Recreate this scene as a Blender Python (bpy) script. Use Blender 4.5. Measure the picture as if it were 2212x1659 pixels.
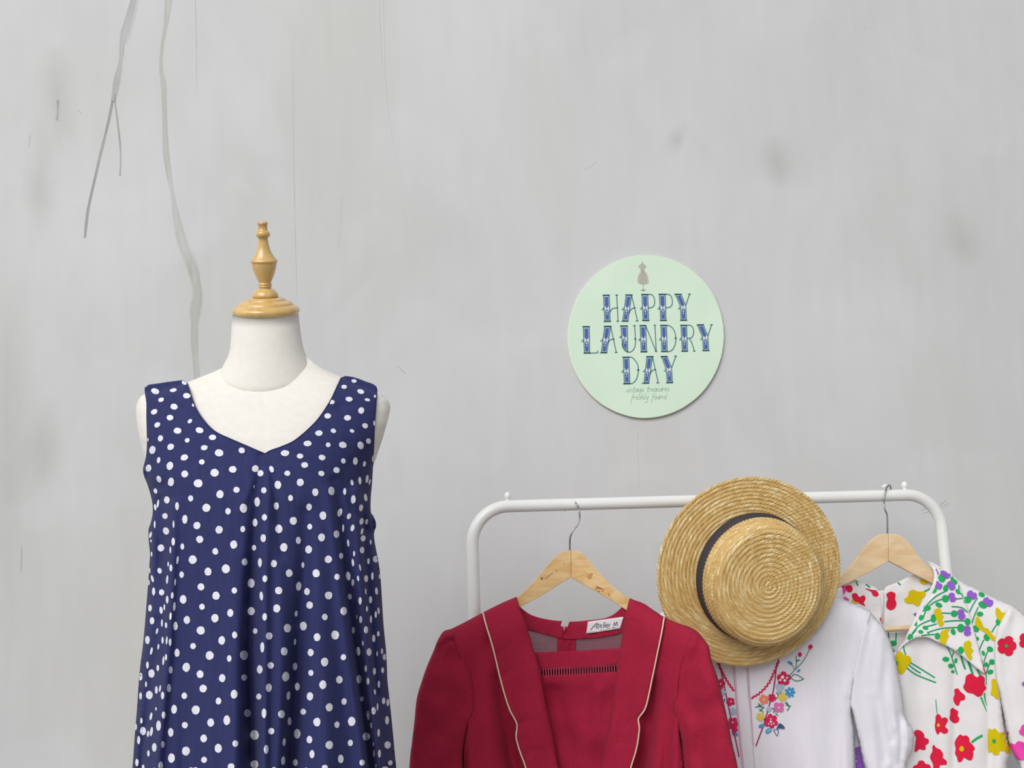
import bpy, math, random
import numpy as np
from mathutils import Vector, Matrix, noise
from mathutils.bvhtree import BVHTree
from mathutils.geometry import delaunay_2d_cdt

for o in list(bpy.data.objects):
    bpy.data.objects.remove(o, do_unlink=True)
scene = bpy.context.scene
COL = scene.collection
random.seed(7)

# ------------------------------------------------------------ camera, sky, sun, exposure
FPX = 2400.0                       # focal length in pixels of the 2212 x 1659 frame
PITCH, ROLL = math.radians(9.0), math.radians(-2.0)
CAM = Vector((0.0, 0.0, 1.25))
ROT = Matrix.Rotation(math.radians(90) + PITCH, 3, 'X') @ Matrix.Rotation(ROLL, 3, 'Z')
cd = bpy.data.cameras.new('camera')
cd.sensor_fit = 'HORIZONTAL'
cd.sensor_width = 36.0
cd.lens = 36.0 * FPX / 2212.0
cd.clip_start = 0.05
cam = bpy.data.objects.new('camera', cd)
COL.objects.link(cam)
cam.matrix_world = Matrix.Translation(CAM) @ ROT.to_4x4()
scene.camera = cam

world = bpy.data.worlds.new('overcast_sky')
scene.world = world
world.use_nodes = True
bg = world.node_tree.nodes['Background']
bg.inputs['Color'].default_value = (0.93, 0.96, 1.0, 1)
bg.inputs['Strength'].default_value = 0.43
sd = bpy.data.lights.new('sun', 'SUN')             # veiled sun, high on the left behind the camera
sd.energy = 1.78
sd.angle = math.radians(40)
sd.color = (1.0, 0.985, 0.965)
sun = bpy.data.objects.new('sun', sd)
COL.objects.link(sun)
sun.rotation_euler = Vector((0.38, 1.0, -0.62)).to_track_quat('-Z', 'Y').to_euler()
ld = bpy.data.lights.new('fill_light', 'AREA')       # unseen fill lamp, added to brighten the wall's upper left
ld.shape = 'RECTANGLE'
ld.size, ld.size_y = 3.0, 2.0
ld.energy = 40
ld.color = (1.0, 0.99, 0.97)
fill_l = bpy.data.objects.new('fill_light', ld)
COL.objects.link(fill_l)
fill_l.location = (-2.1, -0.2, 3.7)
fill_l.rotation_euler = (Vector((0.0, 2.5, 1.4)) - fill_l.location).to_track_quat('-Z', 'Y').to_euler()
vs = scene.view_settings
vs.view_transform = 'Standard'
vs.look = 'None'
vs.gamma = 1.0
vs.use_curve_mapping = False
vs.exposure = 0.0

# ------------------------------------------------------------ helpers
RN = np.array(ROT)
CN = np.array(CAM)

def rays(p):
    p = np.asarray(p, float).reshape(-1, 2)
    d = np.stack([(p[:, 0] - 1106.0) / FPX, -(p[:, 1] - 829.5) / FPX, -np.ones(len(p))], 1)
    return d @ RN.T

def W(p, Y):
    """points of the vertical planes at distance Y that stand at the given places of the view"""
    d = rays(p)
    t = np.broadcast_to(np.asarray(Y, float), (len(d),)) / d[:, 1]
    return CN + d * t[:, None]

def W1(x, y, Y):
    return Vector(W([(x, y)], Y)[0])

def mpp(x, y, Y):
    """metres per pixel at that place"""
    a = W1(x, y, Y)
    return (W1(x + 1, y, Y) - a).length

def lin(c):
    r = []
    for v in c:
        v = v / 255.0
        r.append(v / 12.92 if v <= 0.04045 else ((v + 0.055) / 1.055) ** 2.4)
    return tuple(r) + (1.0,)

def tag(o, label=None, cat=None, group=None, kind=None):
    if label: o['label'] = label
    if cat: o['category'] = cat
    if group: o['group'] = group
    if kind: o['kind'] = kind
    return o

def empty(name, loc, label, cat, group=None):
    o = bpy.data.objects.new(name, None)
    COL.objects.link(o)
    o.location = loc
    o.empty_display_size = 0.05
    tag(o, label, cat, group)
    return o

def obj(name, verts, faces, mat, parent=None, smooth=True, kind=None):
    me = bpy.data.meshes.new(name)
    me.from_pydata([tuple(v) for v in verts], [], faces)
    me.validate()
    if smooth:
        me.polygons.foreach_set('use_smooth', [True] * len(me.polygons))
    me.materials.append(mat)
    o = bpy.data.objects.new(name, me)
    COL.objects.link(o)
    if parent:
        o.parent = parent
        root = parent
        off = Vector()
        while root:
            off += root.location
            root = root.parent
        me.transform(Matrix.Translation(-off))
    if kind: o['kind'] = kind
    return o

# ---- materials
def mat_new(name):
    m = bpy.data.materials.new(name)
    m.use_nodes = True
    nt = m.node_tree
    return m, nt, nt.nodes['Principled BSDF']

def node(nt, t, **kw):
    n = nt.nodes.new(t)
    for k, v in kw.items():
        if k in n.inputs.keys():
            n.inputs[k].default_value = v
        else:
            setattr(n, k, v)
    return n

def fabric(name, c, var=0.08, scale=60, bump=0.25, rough=0.85, sheen=0.25, stretch=(1, 1, 1), translucent=0.0, wave=None):
    m, nt, b = mat_new(name)
    tc = node(nt, 'ShaderNodeTexCoord')
    mp = node(nt, 'ShaderNodeMapping')
    mp.inputs['Scale'].default_value = stretch
    nt.links.new(tc.outputs['Object'], mp.inputs['Vector'])
    n1 = node(nt, 'ShaderNodeTexNoise', Scale=float(scale), Detail=4.0)
    nt.links.new(mp.outputs['Vector'], n1.inputs['Vector'])
    cr = node(nt, 'ShaderNodeValToRGB')
    L = lin(c)
    cr.color_ramp.elements[0].position = 0.3
    cr.color_ramp.elements[1].position = 0.7
    cr.color_ramp.elements[0].color = tuple(v * (1 - var) for v in L[:3]) + (1,)
    cr.color_ramp.elements[1].color = tuple(min(1, v * (1 + var)) for v in L[:3]) + (1,)
    nt.links.new(n1.outputs['Fac'], cr.inputs['Fac'])
    nt.links.new(cr.outputs['Color'], b.inputs['Base Color'])
    b.inputs['Roughness'].default_value = rough
    b.inputs['Specular IOR Level'].default_value = 0.25
    b.inputs['Sheen Weight'].default_value = sheen
    b.inputs['Sheen Roughness'].default_value = 0.5
    if bump:
        n2 = node(nt, 'ShaderNodeTexNoise', Scale=float(scale) * 9, Detail=2.0)
        nt.links.new(mp.outputs['Vector'], n2.inputs['Vector'])
        bp = node(nt, 'ShaderNodeBump', Strength=bump, Distance=0.001)
        nt.links.new(n2.outputs['Fac'], bp.inputs['Height'])
        nt.links.new(bp.outputs['Normal'], b.inputs['Normal'])
    if translucent:
        tr = node(nt, 'ShaderNodeBsdfTranslucent')
        nt.links.new(cr.outputs['Color'], tr.inputs['Color'])
        mx = node(nt, 'ShaderNodeMixShader')
        mx.inputs[0].default_value = translucent
        nt.links.new(b.outputs[0], mx.inputs[1])
        nt.links.new(tr.outputs[0], mx.inputs[2])
        nt.links.new(mx.outputs[0], nt.nodes['Material Output'].inputs['Surface'])
    return m

def plain(name, c, rough=0.6, metallic=0.0, spec=0.4, coat=0.0):
    m, nt, b = mat_new(name)
    n1 = node(nt, 'ShaderNodeTexNoise', Scale=40.0, Detail=3.0)
    tc = node(nt, 'ShaderNodeTexCoord')
    nt.links.new(tc.outputs['Object'], n1.inputs['Vector'])
    mx = node(nt, 'ShaderNodeMix', data_type='RGBA')
    L = lin(c)
    mx.inputs[6].default_value = tuple(v * 0.96 for v in L[:3]) + (1,)
    mx.inputs[7].default_value = tuple(min(1, v * 1.04) for v in L[:3]) + (1,)
    nt.links.new(n1.outputs['Fac'], mx.inputs[0])
    nt.links.new(mx.outputs[2], b.inputs['Base Color'])
    b.inputs['Roughness'].default_value = rough
    b.inputs['Metallic'].default_value = metallic
    b.inputs['Specular IOR Level'].default_value = spec
    b.inputs['Coat Weight'].default_value = coat
    b.inputs['Coat Roughness'].default_value = 0.12
    return m

def wood(name, c1, c2, stretch, rough=0.45, coat=0.0, knots=None):
    m, nt, b = mat_new(name)
    tc = node(nt, 'ShaderNodeTexCoord')
    mp = node(nt, 'ShaderNodeMapping')
    mp.inputs['Scale'].default_value = stretch
    nt.links.new(tc.outputs['Object'], mp.inputs['Vector'])
    n1 = node(nt, 'ShaderNodeTexNoise', Scale=14.0, Detail=5.0, Distortion=0.8)
    nt.links.new(mp.outputs['Vector'], n1.inputs['Vector'])
    cr = node(nt, 'ShaderNodeValToRGB')
    cr.color_ramp.elements[0].position = 0.35
    cr.color_ramp.elements[1].position = 0.62
    cr.color_ramp.elements[0].color = lin(c2)
    cr.color_ramp.elements[1].color = lin(c1)
    nt.links.new(n1.outputs['Fac'], cr.inputs['Fac'])
    out = cr.outputs['Color']
    if knots:
        v = node(nt, 'ShaderNodeTexVoronoi', Scale=22.0)
        nt.links.new(tc.outputs['Object'], v.inputs['Vector'])
        k = node(nt, 'ShaderNodeValToRGB')
        k.color_ramp.elements[0].position = 0.05
        k.color_ramp.elements[1].position = 0.13
        k.color_ramp.elements[0].color = (1, 1, 1, 1)
        k.color_ramp.elements[1].color = (0, 0, 0, 1)
        nt.links.new(v.outputs['Distance'], k.inputs['Fac'])
        mx = node(nt, 'ShaderNodeMix', data_type='RGBA')
        nt.links.new(k.outputs['Color'], mx.inputs[0])
        nt.links.new(out, mx.inputs[6])
        mx.inputs[7].default_value = lin(knots)
        out = mx.outputs[2]
    nt.links.new(out, b.inputs['Base Color'])
    b.inputs['Roughness'].default_value = rough
    b.inputs['Coat Weight'].default_value = coat
    b.inputs['Coat Roughness'].default_value = 0.1
    return m

# ---- geometry in the vertical planes of the things
def dens(poly, step, closed=True):
    poly = [tuple(map(float, p)) for p in poly]
    out = []
    n = len(poly)
    for i in range(n if closed else n - 1):
        a, b = poly[i], poly[(i + 1) % n]
        k = max(1, int(round(math.dist(a, b) / step)))
        for j in range(k):
            t = j / k
            out.append((a[0] + (b[0] - a[0]) * t, a[1] + (b[1] - a[1]) * t))
    if not closed: out.append(poly[-1])
    return out

def spline(pts, n=6, closed=False):
    """Catmull-Rom through the points"""
    P = [tuple(map(float, p)) for p in pts]
    m = len(P)
    out = []
    for i in range(m if closed else m - 1):
        if closed:
            p0, p1, p2, p3 = P[i - 1], P[i], P[(i + 1) % m], P[(i + 2) % m]
        else:
            p0, p1, p2, p3 = P[max(i - 1, 0)], P[i], P[i + 1], P[min(i + 2, m - 1)]
        for j in range(n):
            t = j / n
            out.append(tuple(0.5 * (2 * b + (c - a) * t + (2 * a - 5 * b + 4 * c - d) * t * t + (3 * b - a - 3 * c + d) * t ** 3)
                             for a, b, c, d in zip(p0, p1, p2, p3)))
    if not closed: out.append(P[-1])
    return out

def segdist(p, line):
    """distance to an open polyline, and the place along it (0..1)"""
    p = np.asarray(p, float)
    L = np.asarray(line, float)
    best = np.full(len(p), 1e9)
    pos = np.zeros(len(p))
    seg = np.linalg.norm(L[1:] - L[:-1], axis=1)
    tot = max(seg.sum(), 1e-9)
    acc = 0.0
    for i in range(len(L) - 1):
        a, b = L[i], L[i + 1]
        ab = b - a
        t = np.clip(((p - a) @ ab) / max(ab @ ab, 1e-9), 0, 1)
        d = np.linalg.norm(p - (a + t[:, None] * ab), axis=1)
        k = d < best
        best[k] = d[k]
        pos[k] = (acc + t[k] * seg[i]) / tot
        acc += seg[i]
    return best, pos

def inpoly(p, poly):
    p = np.asarray(p, float)
    P = np.asarray(poly, float)
    x, y = p[:, 0], p[:, 1]
    c = np.zeros(len(p), bool)
    j = len(P) - 1
    for i in range(len(P)):
        xi, yi = P[i]; xj, yj = P[j]
        if yi != yj:
            k = ((yi > y) != (yj > y)) & (x < (xj - xi) * (y - yi) / (yj - yi) + xi)
            c ^= k
        j = i
    return c

def tri(poly, step):
    """fine triangulation of a 2D outline"""
    out = dens(poly, step)
    P = np.array(out)
    x0, y0 = P.min(0); x1, y1 = P.max(0)
    gx, gy = np.meshgrid(np.arange(x0 + step * .5, x1, step), np.arange(y0 + step * .5, y1, step))
    gx = gx + (np.arange(gx.shape[0]) % 2)[:, None] * step * 0.5
    G = np.stack([gx.ravel(), gy.ravel()], 1)
    G = G[inpoly(G, out)]
    if len(G):
        d, _ = segdist(G, out + [out[0]])
        G = G[d > step * 0.55]
    vs2 = [Vector(p) for p in out] + [Vector(p) for p in G]
    r = delaunay_2d_cdt(vs2, [], [list(range(len(out)))], 1, 1e-4)
    v2 = np.array([tuple(v) for v in r[0]])
    f = [tuple(x) for x in r[2]]
    g = []
    for t in f:
        a, b, c = v2[t[0]], v2[t[1]], v2[t[2]]
        cr = (b[0] - a[0]) * (c[1] - a[1]) - (b[1] - a[1]) * (c[0] - a[0])
        g.append(tuple(t) if cr < 0 else tuple(t[::-1]))   # facing the camera
    return v2, g

def patch(name, poly, Yf, step, mat, parent, thick=0.0015, kind=None, flip=False):
    v2, f = tri(poly, step)
    V = W(v2, Yf(v2))
    if flip: f = [t[::-1] for t in f]
    o = obj(name, V, f, mat, parent, kind=kind)
    if thick:
        s = o.modifiers.new('thickness', 'SOLIDIFY')
        s.thickness = thick
        s.offset = -1
    o['_n'] = 0
    del o['_n']
    BV[o.name] = BVHTree.FromPolygons([Vector(v) for v in V], f)
    return o
BV = {}

def dome(t):
    t = np.clip(t, 0, 1)
    return np.sqrt(np.clip(1 - (1 - t) ** 2, 0, 1))

def folds(p, fl):
    """(line, half width in px, height in m, start strength, end strength); + is towards the camera"""
    y = np.zeros(len(p))
    for line, w, a, s, e in fl:
        d, t = segdist(p, line)
        y -= a * np.exp(-(d / w) ** 2) * (s + (e - s) * t)
    return y

def wrinkle(p, scale, amp, seed=0.0, sx=1.0, sy=1.0):
    return np.array([noise.noise(Vector((x * scale * sx, y * scale * sy, seed))) for x, y in p]) * amp

def tube(path, r, mat, name, parent, seg=12, kind=None, cap=True):
    P = [Vector(p) for p in path]
    n = len(P)
    rs = r if hasattr(r, '__len__') else [r] * n
    verts, faces = [], []
    T = [(P[min(i + 1, n - 1)] - P[max(i - 1, 0)]).normalized() for i in range(n)]
    u = T[0].orthogonal().normalized()
    for i in range(n):
        u = (u - T[i] * u.dot(T[i])).normalized()
        w = T[i].cross(u)
        for k in range(seg):
            a = 2 * math.pi * k / seg
            verts.append(P[i] + (u * math.cos(a) + w * math.sin(a)) * rs[i])
    for i in range(n - 1):
        for k in range(seg):
            a, b = i * seg + k, i * seg + (k + 1) % seg
            faces.append((a, b, b + seg, a + seg))
    if cap:
        faces.append(tuple(range(seg))[::-1])
        faces.append(tuple(range((n - 1) * seg, n * seg)))
    return obj(name, verts, faces, mat, parent, kind=kind)

def lathe(prof, mat, name, parent, M, seg=64):
    verts, faces = [], []
    for r, z in prof:
        for k in range(seg):
            a = 2 * math.pi * k / seg
            verts.append(M @ Vector((r * math.cos(a), r * math.sin(a), z)))
    n = len(prof)
    for i in range(n - 1):
        for k in range(seg):
            a, b = i * seg + k, i * seg + (k + 1) % seg
            faces.append((a, b, b + seg, a + seg))
    faces.append(tuple(range(seg))[::-1])
    faces.append(tuple(range((n - 1) * seg, n * seg)))
    return obj(name, verts, faces, mat, parent)

def slab(name, poly, Yf, thick, mat, parent, bevel=0.0, step=8):
    """outline with a flat front and a real thickness"""
    v2, f = tri(poly, step)
    n = len(v2)
    Yv = Yf(v2)
    F = W(v2, Yv)
    B = F + np.array([0, thick, 0])
    verts = list(F) + list(B)
    faces = list(f) + [tuple(i + n for i in t[::-1]) for t in f]
    cnt = {}
    for t in f:
        for i in range(3):
            e = (t[i], t[(i + 1) % 3])
            if (e[1], e[0]) in cnt: cnt.pop((e[1], e[0]))
            else: cnt[e] = 1
    for a, b in cnt: faces.append((b, a, a + n, b + n))
    o = obj(name, verts, faces, mat, parent, smooth=False)
    if bevel:
        b = o.modifiers.new('bevel', 'BEVEL')
        b.width = bevel; b.segments = 3; b.limit_method = 'ANGLE'; b.angle_limit = math.radians(50)
    BV[o.name] = BVHTree.FromPolygons([Vector(v) for v in verts], faces)
    return o

class Print:
    """flat print or stitching laid onto a surface"""
    def __init__(s, bvh, lift=0.0008):
        s.b, s.lift, s.v, s.f = bvh, lift, [], []
        s.b = bvh if isinstance(bvh, list) else [bvh]
    def hit(s, p):
        d = Vector(rays([p])[0]).normalized()
        best = None
        for b in s.b:
            h = b.ray_cast(CAM, d)
            if h[0] is not None and (best is None or h[3] < best[3]): best = h
        if best is None: return None
        return best[0] - d * s.lift
    def mesh(s, v2, f):
        c = v2.mean(0)
        base = len(s.v)
        ok = []
        for p in v2:
            q = s.hit(p)
            ok.append(q is not None)
            s.v.append(q if q is not None else Vector((0, 0, 0)))
        zs = [s.v[base + i].y for i in range(len(v2)) if ok[i]]
        for t in f:
            if all(ok[i] for i in t):
                ys = [s.v[base + i].y for i in t]
                if max(ys) - min(ys) < 0.03:
                    s.f.append(tuple(base + i for i in t))
    def poly(s, poly, step=4):
        v2, f = tri(poly, step)
        s.mesh(v2, f)
    def dot(s, cx, cy, w, h, rot=0, wob=0.05, n=14):
        v2 = [(cx, cy)]
        a = math.radians(rot)
        for rr, m in ((0.55, n), (1.0, n)):
            for k in range(m):
                t = 2 * math.pi * k / m
                q = rr * (1 + random.uniform(-wob, wob))
                x, y = w / 2 * q * math.cos(t), h / 2 * q * math.sin(t)
                v2.append((cx + x * math.cos(a) - y * math.sin(a), cy + x * math.sin(a) + y * math.cos(a)))
        f = []
        for k in range(n):
            k2 = (k + 1) % n
            f.append((0, 1 + k2, 1 + k))
            f.append((1 + k, 1 + k2, 1 + n + k2))
            f.append((1 + k, 1 + n + k2, 1 + n + k))
        s.mesh(np.array(v2), f)
    def line(s, pts, w, step=3, taper=False):
        pts = dens(pts, step, closed=False)
        n = len(pts)
        v2, f = [], []
        for i, p in enumerate(pts):
            a, b = pts[max(i - 1, 0)], pts[min(i + 1, n - 1)]
            dx, dy = b[0] - a[0], b[1] - a[1]
            l = math.hypot(dx, dy) or 1
            ww = w / 2
            if taper: ww *= 1 - 0.75 * i / max(1, n - 1)
            v2 += [(p[0] - dy / l * ww, p[1] + dx / l * ww), (p[0] + dy / l * ww, p[1] - dx / l * ww)]
        for i in range(n - 1):
            a = 2 * i
            f += [(a, a + 1, a + 3), (a, a + 3, a + 2)]
        s.mesh(np.array(v2), f)
    def flower(s, cx, cy, r, n=5, rot=0, depth=0.22, sx=1.0, sy=1.0):
        pts = []
        for k in range(n * 8):
            t = 2 * math.pi * k / (n * 8)
            q = r * (1 - depth + depth * abs(math.cos((t) * n / 2)) ** 0.6 * 1.0)
            q *= 1 + 0.04 * math.sin(3 * t + cx)
            x, y = q * math.cos(t + math.radians(rot)) * sx, q * math.sin(t + math.radians(rot)) * sy
            pts.append((cx + x, cy + y))
        s.poly(pts, max(3, r / 4))
    def build(s, name, mat, parent, kind=None):
        if not s.f: return None
        return obj(name, s.v, s.f, mat, parent, smooth=True, kind=kind)

def lap(line, dx, y0):
    """let a seam edge reach under its neighbour above y0"""
    return [(x + dx * min(1, max(0, (y0 - y) / 30)), y) for x, y in line]

def Z(x0, y0, s):
    return lambda pts: [(x0 + p[0] / s, y0 + p[1] / s) for p in pts]

# ------------------------------------------------------------ the setting
YW = 2.66

def wall_material():
    m, nt, b = mat_new('old_plaster')
    tc = node(nt, 'ShaderNodeTexCoord')
    def nz(scale, sx, sy, sz, detail=5.0, dist=0.0):
        mp = node(nt, 'ShaderNodeMapping')
        mp.inputs['Scale'].default_value = (sx, sy, sz)
        nt.links.new(tc.outputs['Object'], mp.inputs['Vector'])
        n = node(nt, 'ShaderNodeTexNoise', Scale=scale, Detail=detail, Distortion=dist)
        nt.links.new(mp.outputs['Vector'], n.inputs['Vector'])
        return n.outputs['Fac']
    def ramp(src, a, b_, c0, c1):
        r = node(nt, 'ShaderNodeValToRGB')
        r.color_ramp.elements[0].position = a
        r.color_ramp.elements[1].position = b_
        r.color_ramp.elements[0].color = c0
        r.color_ramp.elements[1].color = c1
        nt.links.new(src, r.inputs['Fac'])
        return r.outputs['Color']
    def mix(fac, a, c, mode='MIX'):
        x = node(nt, 'ShaderNodeMix', data_type='RGBA', blend_type=mode)
        if isinstance(fac, float): x.inputs[0].default_value = fac
        else: nt.links.new(fac, x.inputs[0])
        nt.links.new(a, x.inputs[6])
        if isinstance(c, tuple): x.inputs[7].default_value = c
        else: nt.links.new(c, x.inputs[7])
        return x.outputs[2]
    W_, K_ = (1, 1, 1, 1), (0, 0, 0, 1)
    base = ramp(nz(1.7, 1, 1, 0.7, 6.0, 0.5), 0.3, 0.72, lin((198, 198, 198)), lin((207, 207, 208)))
    warm = ramp(nz(2.1, 1, 1, 0.45, 5.0, 0.3), 0.5, 0.74, K_, (0.55, 0.55, 0.55, 1))
    c = mix(warm, base, lin((196, 195, 189)))
    streak = ramp(nz(5.0, 1, 1, 0.2, 5.0), 0.55, 0.8, K_, (0.25, 0.25, 0.25, 1))
    c = mix(streak, c, lin((188, 189, 186)))
    cloud = ramp(nz(3.1, 1, 1, 0.8, 4.0, 1.2), 0.5, 0.78, K_, (0.5, 0.5, 0.5, 1))
    c = mix(cloud, c, lin((213, 214, 217)))
    brush = ramp(nz(26.0, 1, 1, 0.16, 3.0), 0.35, 0.7, lin((252, 252, 252)), W_)
    c = mix(1.0, c, brush, 'MULTIPLY')
    speck = ramp(nz(55.0, 1, 1, 0.55, 2.0), 0.76, 0.84, K_, (0.35, 0.35, 0.35, 1))
    c = mix(speck, c, lin((170, 170, 166)))
    nt.links.new(c, b.inputs['Base Color'])
    b.inputs['Roughness'].default_value = 0.75
    b.inputs['Specular IOR Level'].default_value = 0.2
    bp = node(nt, 'ShaderNodeBump', Strength=0.12, Distance=0.004)
    nt.links.new(nz(9.0, 1, 1, 0.6, 8.0), bp.inputs['Height'])
    nt.links.new(bp.outputs['Normal'], b.inputs['Normal'])
    return m

def boxmesh(x0, x1, y0, y1, z0, z1):
    v = [(x, y, z) for x in (x0, x1) for y in (y0, y1) for z in (z0, z1)]
    f = [(0, 1, 3, 2), (4, 6, 7, 5), (0, 4, 5, 1), (2, 3, 7, 6), (0, 2, 6, 4), (1, 5, 7, 3)]
    return v, f

v, f = boxmesh(-4.5, 4.5, YW, YW + 0.15, -0.02, 3.6)
wall = obj('wall_back', v, f, wall_material(), smooth=False)
tag(wall, 'grey washed plaster wall with drips and hairline cracks', 'wall', kind='structure')
fm = fabric('concrete_floor', (150, 148, 144), var=0.12, scale=3, bump=0.4, sheen=0.0)
v, f = boxmesh(-4.5, 4.5, -4.0, YW, -0.1, 0.0)
floor = obj('floor', v, f, fm, smooth=False)
tag(floor, 'plain grey concrete floor in front of the wall', 'floor', kind='structure')

def stain_mat(name, c, alpha, nscale=(30, 30, 6)):
    m, nt, b = mat_new(name)
    b.inputs['Base Color'].default_value = lin(c)
    b.inputs['Roughness'].default_value = 0.8
    at = node(nt, 'ShaderNodeAttribute', attribute_name='cover')
    tc = node(nt, 'ShaderNodeTexCoord')
    mp = node(nt, 'ShaderNodeMapping')
    mp.inputs['Scale'].default_value = nscale
    nt.links.new(tc.outputs['Object'], mp.inputs['Vector'])
    n = node(nt, 'ShaderNodeTexNoise', Scale=1.0, Detail=4.0)
    nt.links.new(mp.outputs['Vector'], n.inputs['Vector'])
    r = node(nt, 'ShaderNodeMapRange')
    r.inputs['From Min'].default_value = 0.3
    r.inputs['From Max'].default_value = 0.65
    r.inputs['To Min'].default_value = alpha * 0.45
    r.inputs['To Max'].default_value = alpha
    nt.links.new(n.outputs['Fac'], r.inputs['Value'])
    mu = node(nt, 'ShaderNodeMath', operation='MULTIPLY')
    nt.links.new(at.outputs['Fac'], mu.inputs[0])
    nt.links.new(r.outputs['Result'], mu.inputs[1])
    nt.links.new(mu.outputs[0], b.inputs['Alpha'])
    return m

SL = [0]
def stain(name, pts, mat, prof, ends=(1, 1), step=6):
    """pts: (x, y, width); prof: cover across the width"""
    SL[0] += 1
    Yl = YW - 0.0004 - 0.00012 * SL[0]
    P = spline(pts, 8)
    n = len(P)
    verts, faces, cov = [], [], []
    K = len(prof)
    for i, (x, y, w) in enumerate(P):
        a, b = P[max(i - 1, 0)], P[min(i + 1, n - 1)]
        dx, dy = b[0] - a[0], b[1] - a[1]
        l = math.hypot(dx, dy) or 1
        t = i / (n - 1)
        e = min(1, ends[0] + t * 8, ends[1] + (1 - t) * 8)
        if name == 'wall_smudge': e = math.sin(math.pi * t) ** 1.5
        for k in range(K):
            s = (k / (K - 1) - 0.5) * w * (1 + 0.10 * noise.noise(Vector((i * 0.4, k * 3.0, SL[0]))))
            verts.append((x - dy / l * s, y + dx / l * s))
            cov.append(prof[k] * e)
    for i in range(n - 1):
        for k in range(K - 1):
            a = i * K + k
            faces.append((a, a + 1, a + 1 + K, a + K))
    o = obj(name, W(verts, Yl), faces, mat, wall)
    at = o.data.attributes.new('cover', 'FLOAT', 'POINT')
    at.data.foreach_set('value', cov)
    return o

m_grey = stain_mat('grey_run', (178, 180, 176), 0.55, (14, 14, 5))
m_dark = stain_mat('dark_run', (140, 141, 140), 0.75, (40, 40, 8))
m_green = stain_mat('olive_run', (186, 187, 172), 0.5, (50, 50, 6))
m_line = stain_mat('hairline', (150, 150, 146), 0.5, (60, 60, 30))
m_smudge = stain_mat('smudge', (190, 191, 182), 0.24, (12, 12, 5))
m_pale = stain_mat('scratch_pale', (226, 225, 224), 0.9, (50, 50, 50))
flat = (0, .75, .75, .7, .75, 1.0, 0)
soft = (0, .2, .6, 1, .6, .2, 0)
s46 = lambda p: [(x / 2.764, y / 2.764, w / 2.764) for x, y, w in p]
stain('paint_run', s46([(960, -2500, 30), (900, -1100, 40), (850, -450, 44), (815, -120, 46), (797, 0, 46), (770, 110, 56), (745, 200, 62), (728, 270, 34), (720, 370, 28), (700, 470, 48), (684, 560, 40), (676, 610, 32)]), m_grey, flat)
stain('paint_run', s46([(672, 600, 16), (655, 690, 18), (632, 790, 16), (600, 920, 19), (570, 1050, 16), (540, 1180, 17), (520, 1290, 19), (506, 1420, 15)]), m_dark, (0, .9, .55, .5, .6, 1, 0))
stain('paint_run', s46([(684, 560, 5), (686, 610, 8), (697, 690, 11), (708, 780, 13), (718, 880, 12), (720, 960, 10), (716, 1050, 11)]), m_dark, (0, .8, .6, .6, .6, .9, 0))
stain('hairline_crack', s46([(822, 0, 5), (803, 110, 5), (772, 225, 5), (742, 270, 5), (738, 340, 4)]), m_line, soft)
stain('water_stain', s46([(1040, -2500, 50), (1020, -1100, 60), (1012, -450, 56), (1007, -120, 54), (1005, -20, 52), (1000, 60, 46), (985, 170, 26), (968, 270, 22), (960, 400, 24), (975, 500, 36), (980, 640, 34), (985, 780, 36), (990, 900, 46), (1005, 1020, 40), (1030, 1160, 28), (1050, 1280, 46), (1080, 1420, 68), (1120, 1540, 66), (1155, 1660, 66)]), m_green, (0, .8, .6, .5, .6, .8, 0), ends=(1, 0))
sB = lambda p: [(300 + x / 3.16, 400 + y / 3.16, w / 3.16) for x, y, w in p]
stain('water_stain', sB([(330, 440, 82), (365, 560, 85), (392, 680, 72), (398, 760, 80), (385, 850, 88), (378, 950, 60), (378, 1060, 62), (385, 1180, 50), (395, 1310, 48), (395, 1380, 46)]), m_green, (0, .8, .6, .5, .6, .8, 0), ends=(0, 1))
for k, (pts, mm) in enumerate([
        ([(412, -500, 2), (418, -170, 2), (421, -10, 2), (423, 60, 2), (424, 120, 1.6), (425, 210, 1)], m_line),
        ([(629, 80, 1), (633, 200, 1.4), (634, 330, 1.4), (637, 480, 1.6), (640, 600, 1.6), (641, 660, 1)], m_line),
        ([(815, -500, 4), (823, -150, 4), (826, 0, 4), (828, 60, 3), (832, 190, 3), (846, 300, 2.5), (870, 380, 2)], m_pale),
        ([(808, -500, 1.4), (817, -150, 1.4), (820, 0, 1.4), (822, 80, 1.2), (828, 170, 1)], m_line),
        ([(738, 420, 1), (736, 470, 1), (730, 545, 1)], m_line),
        ([(1378, 905, 2), (1376, 960, 2), (1380, 1060, 2)], m_pale),
        ([(45, 1178, 3), (46, 1200, 4), (44, 1240, 2)], m_line),
        ([(1260, 368, 1), (1285, 352, 1.5), (1290, 346, 1)], m_line),
        ([(64, 290, 3), (62, 315, 3)], m_line),
        ([(166, 236, 2), (178, 245, 3)], m_line),
        ([(860, 790, 2), (876, 808, 3)], m_line)]):
    stain('hairline_crack', pts, mm, soft, ends=(0, 0))
for pts in ([(124, 214, 10), (124, 232, 5), (122, 262, 8)],):
    stain('wall_scuff', pts, m_dark, soft, ends=(0, 0))
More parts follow.
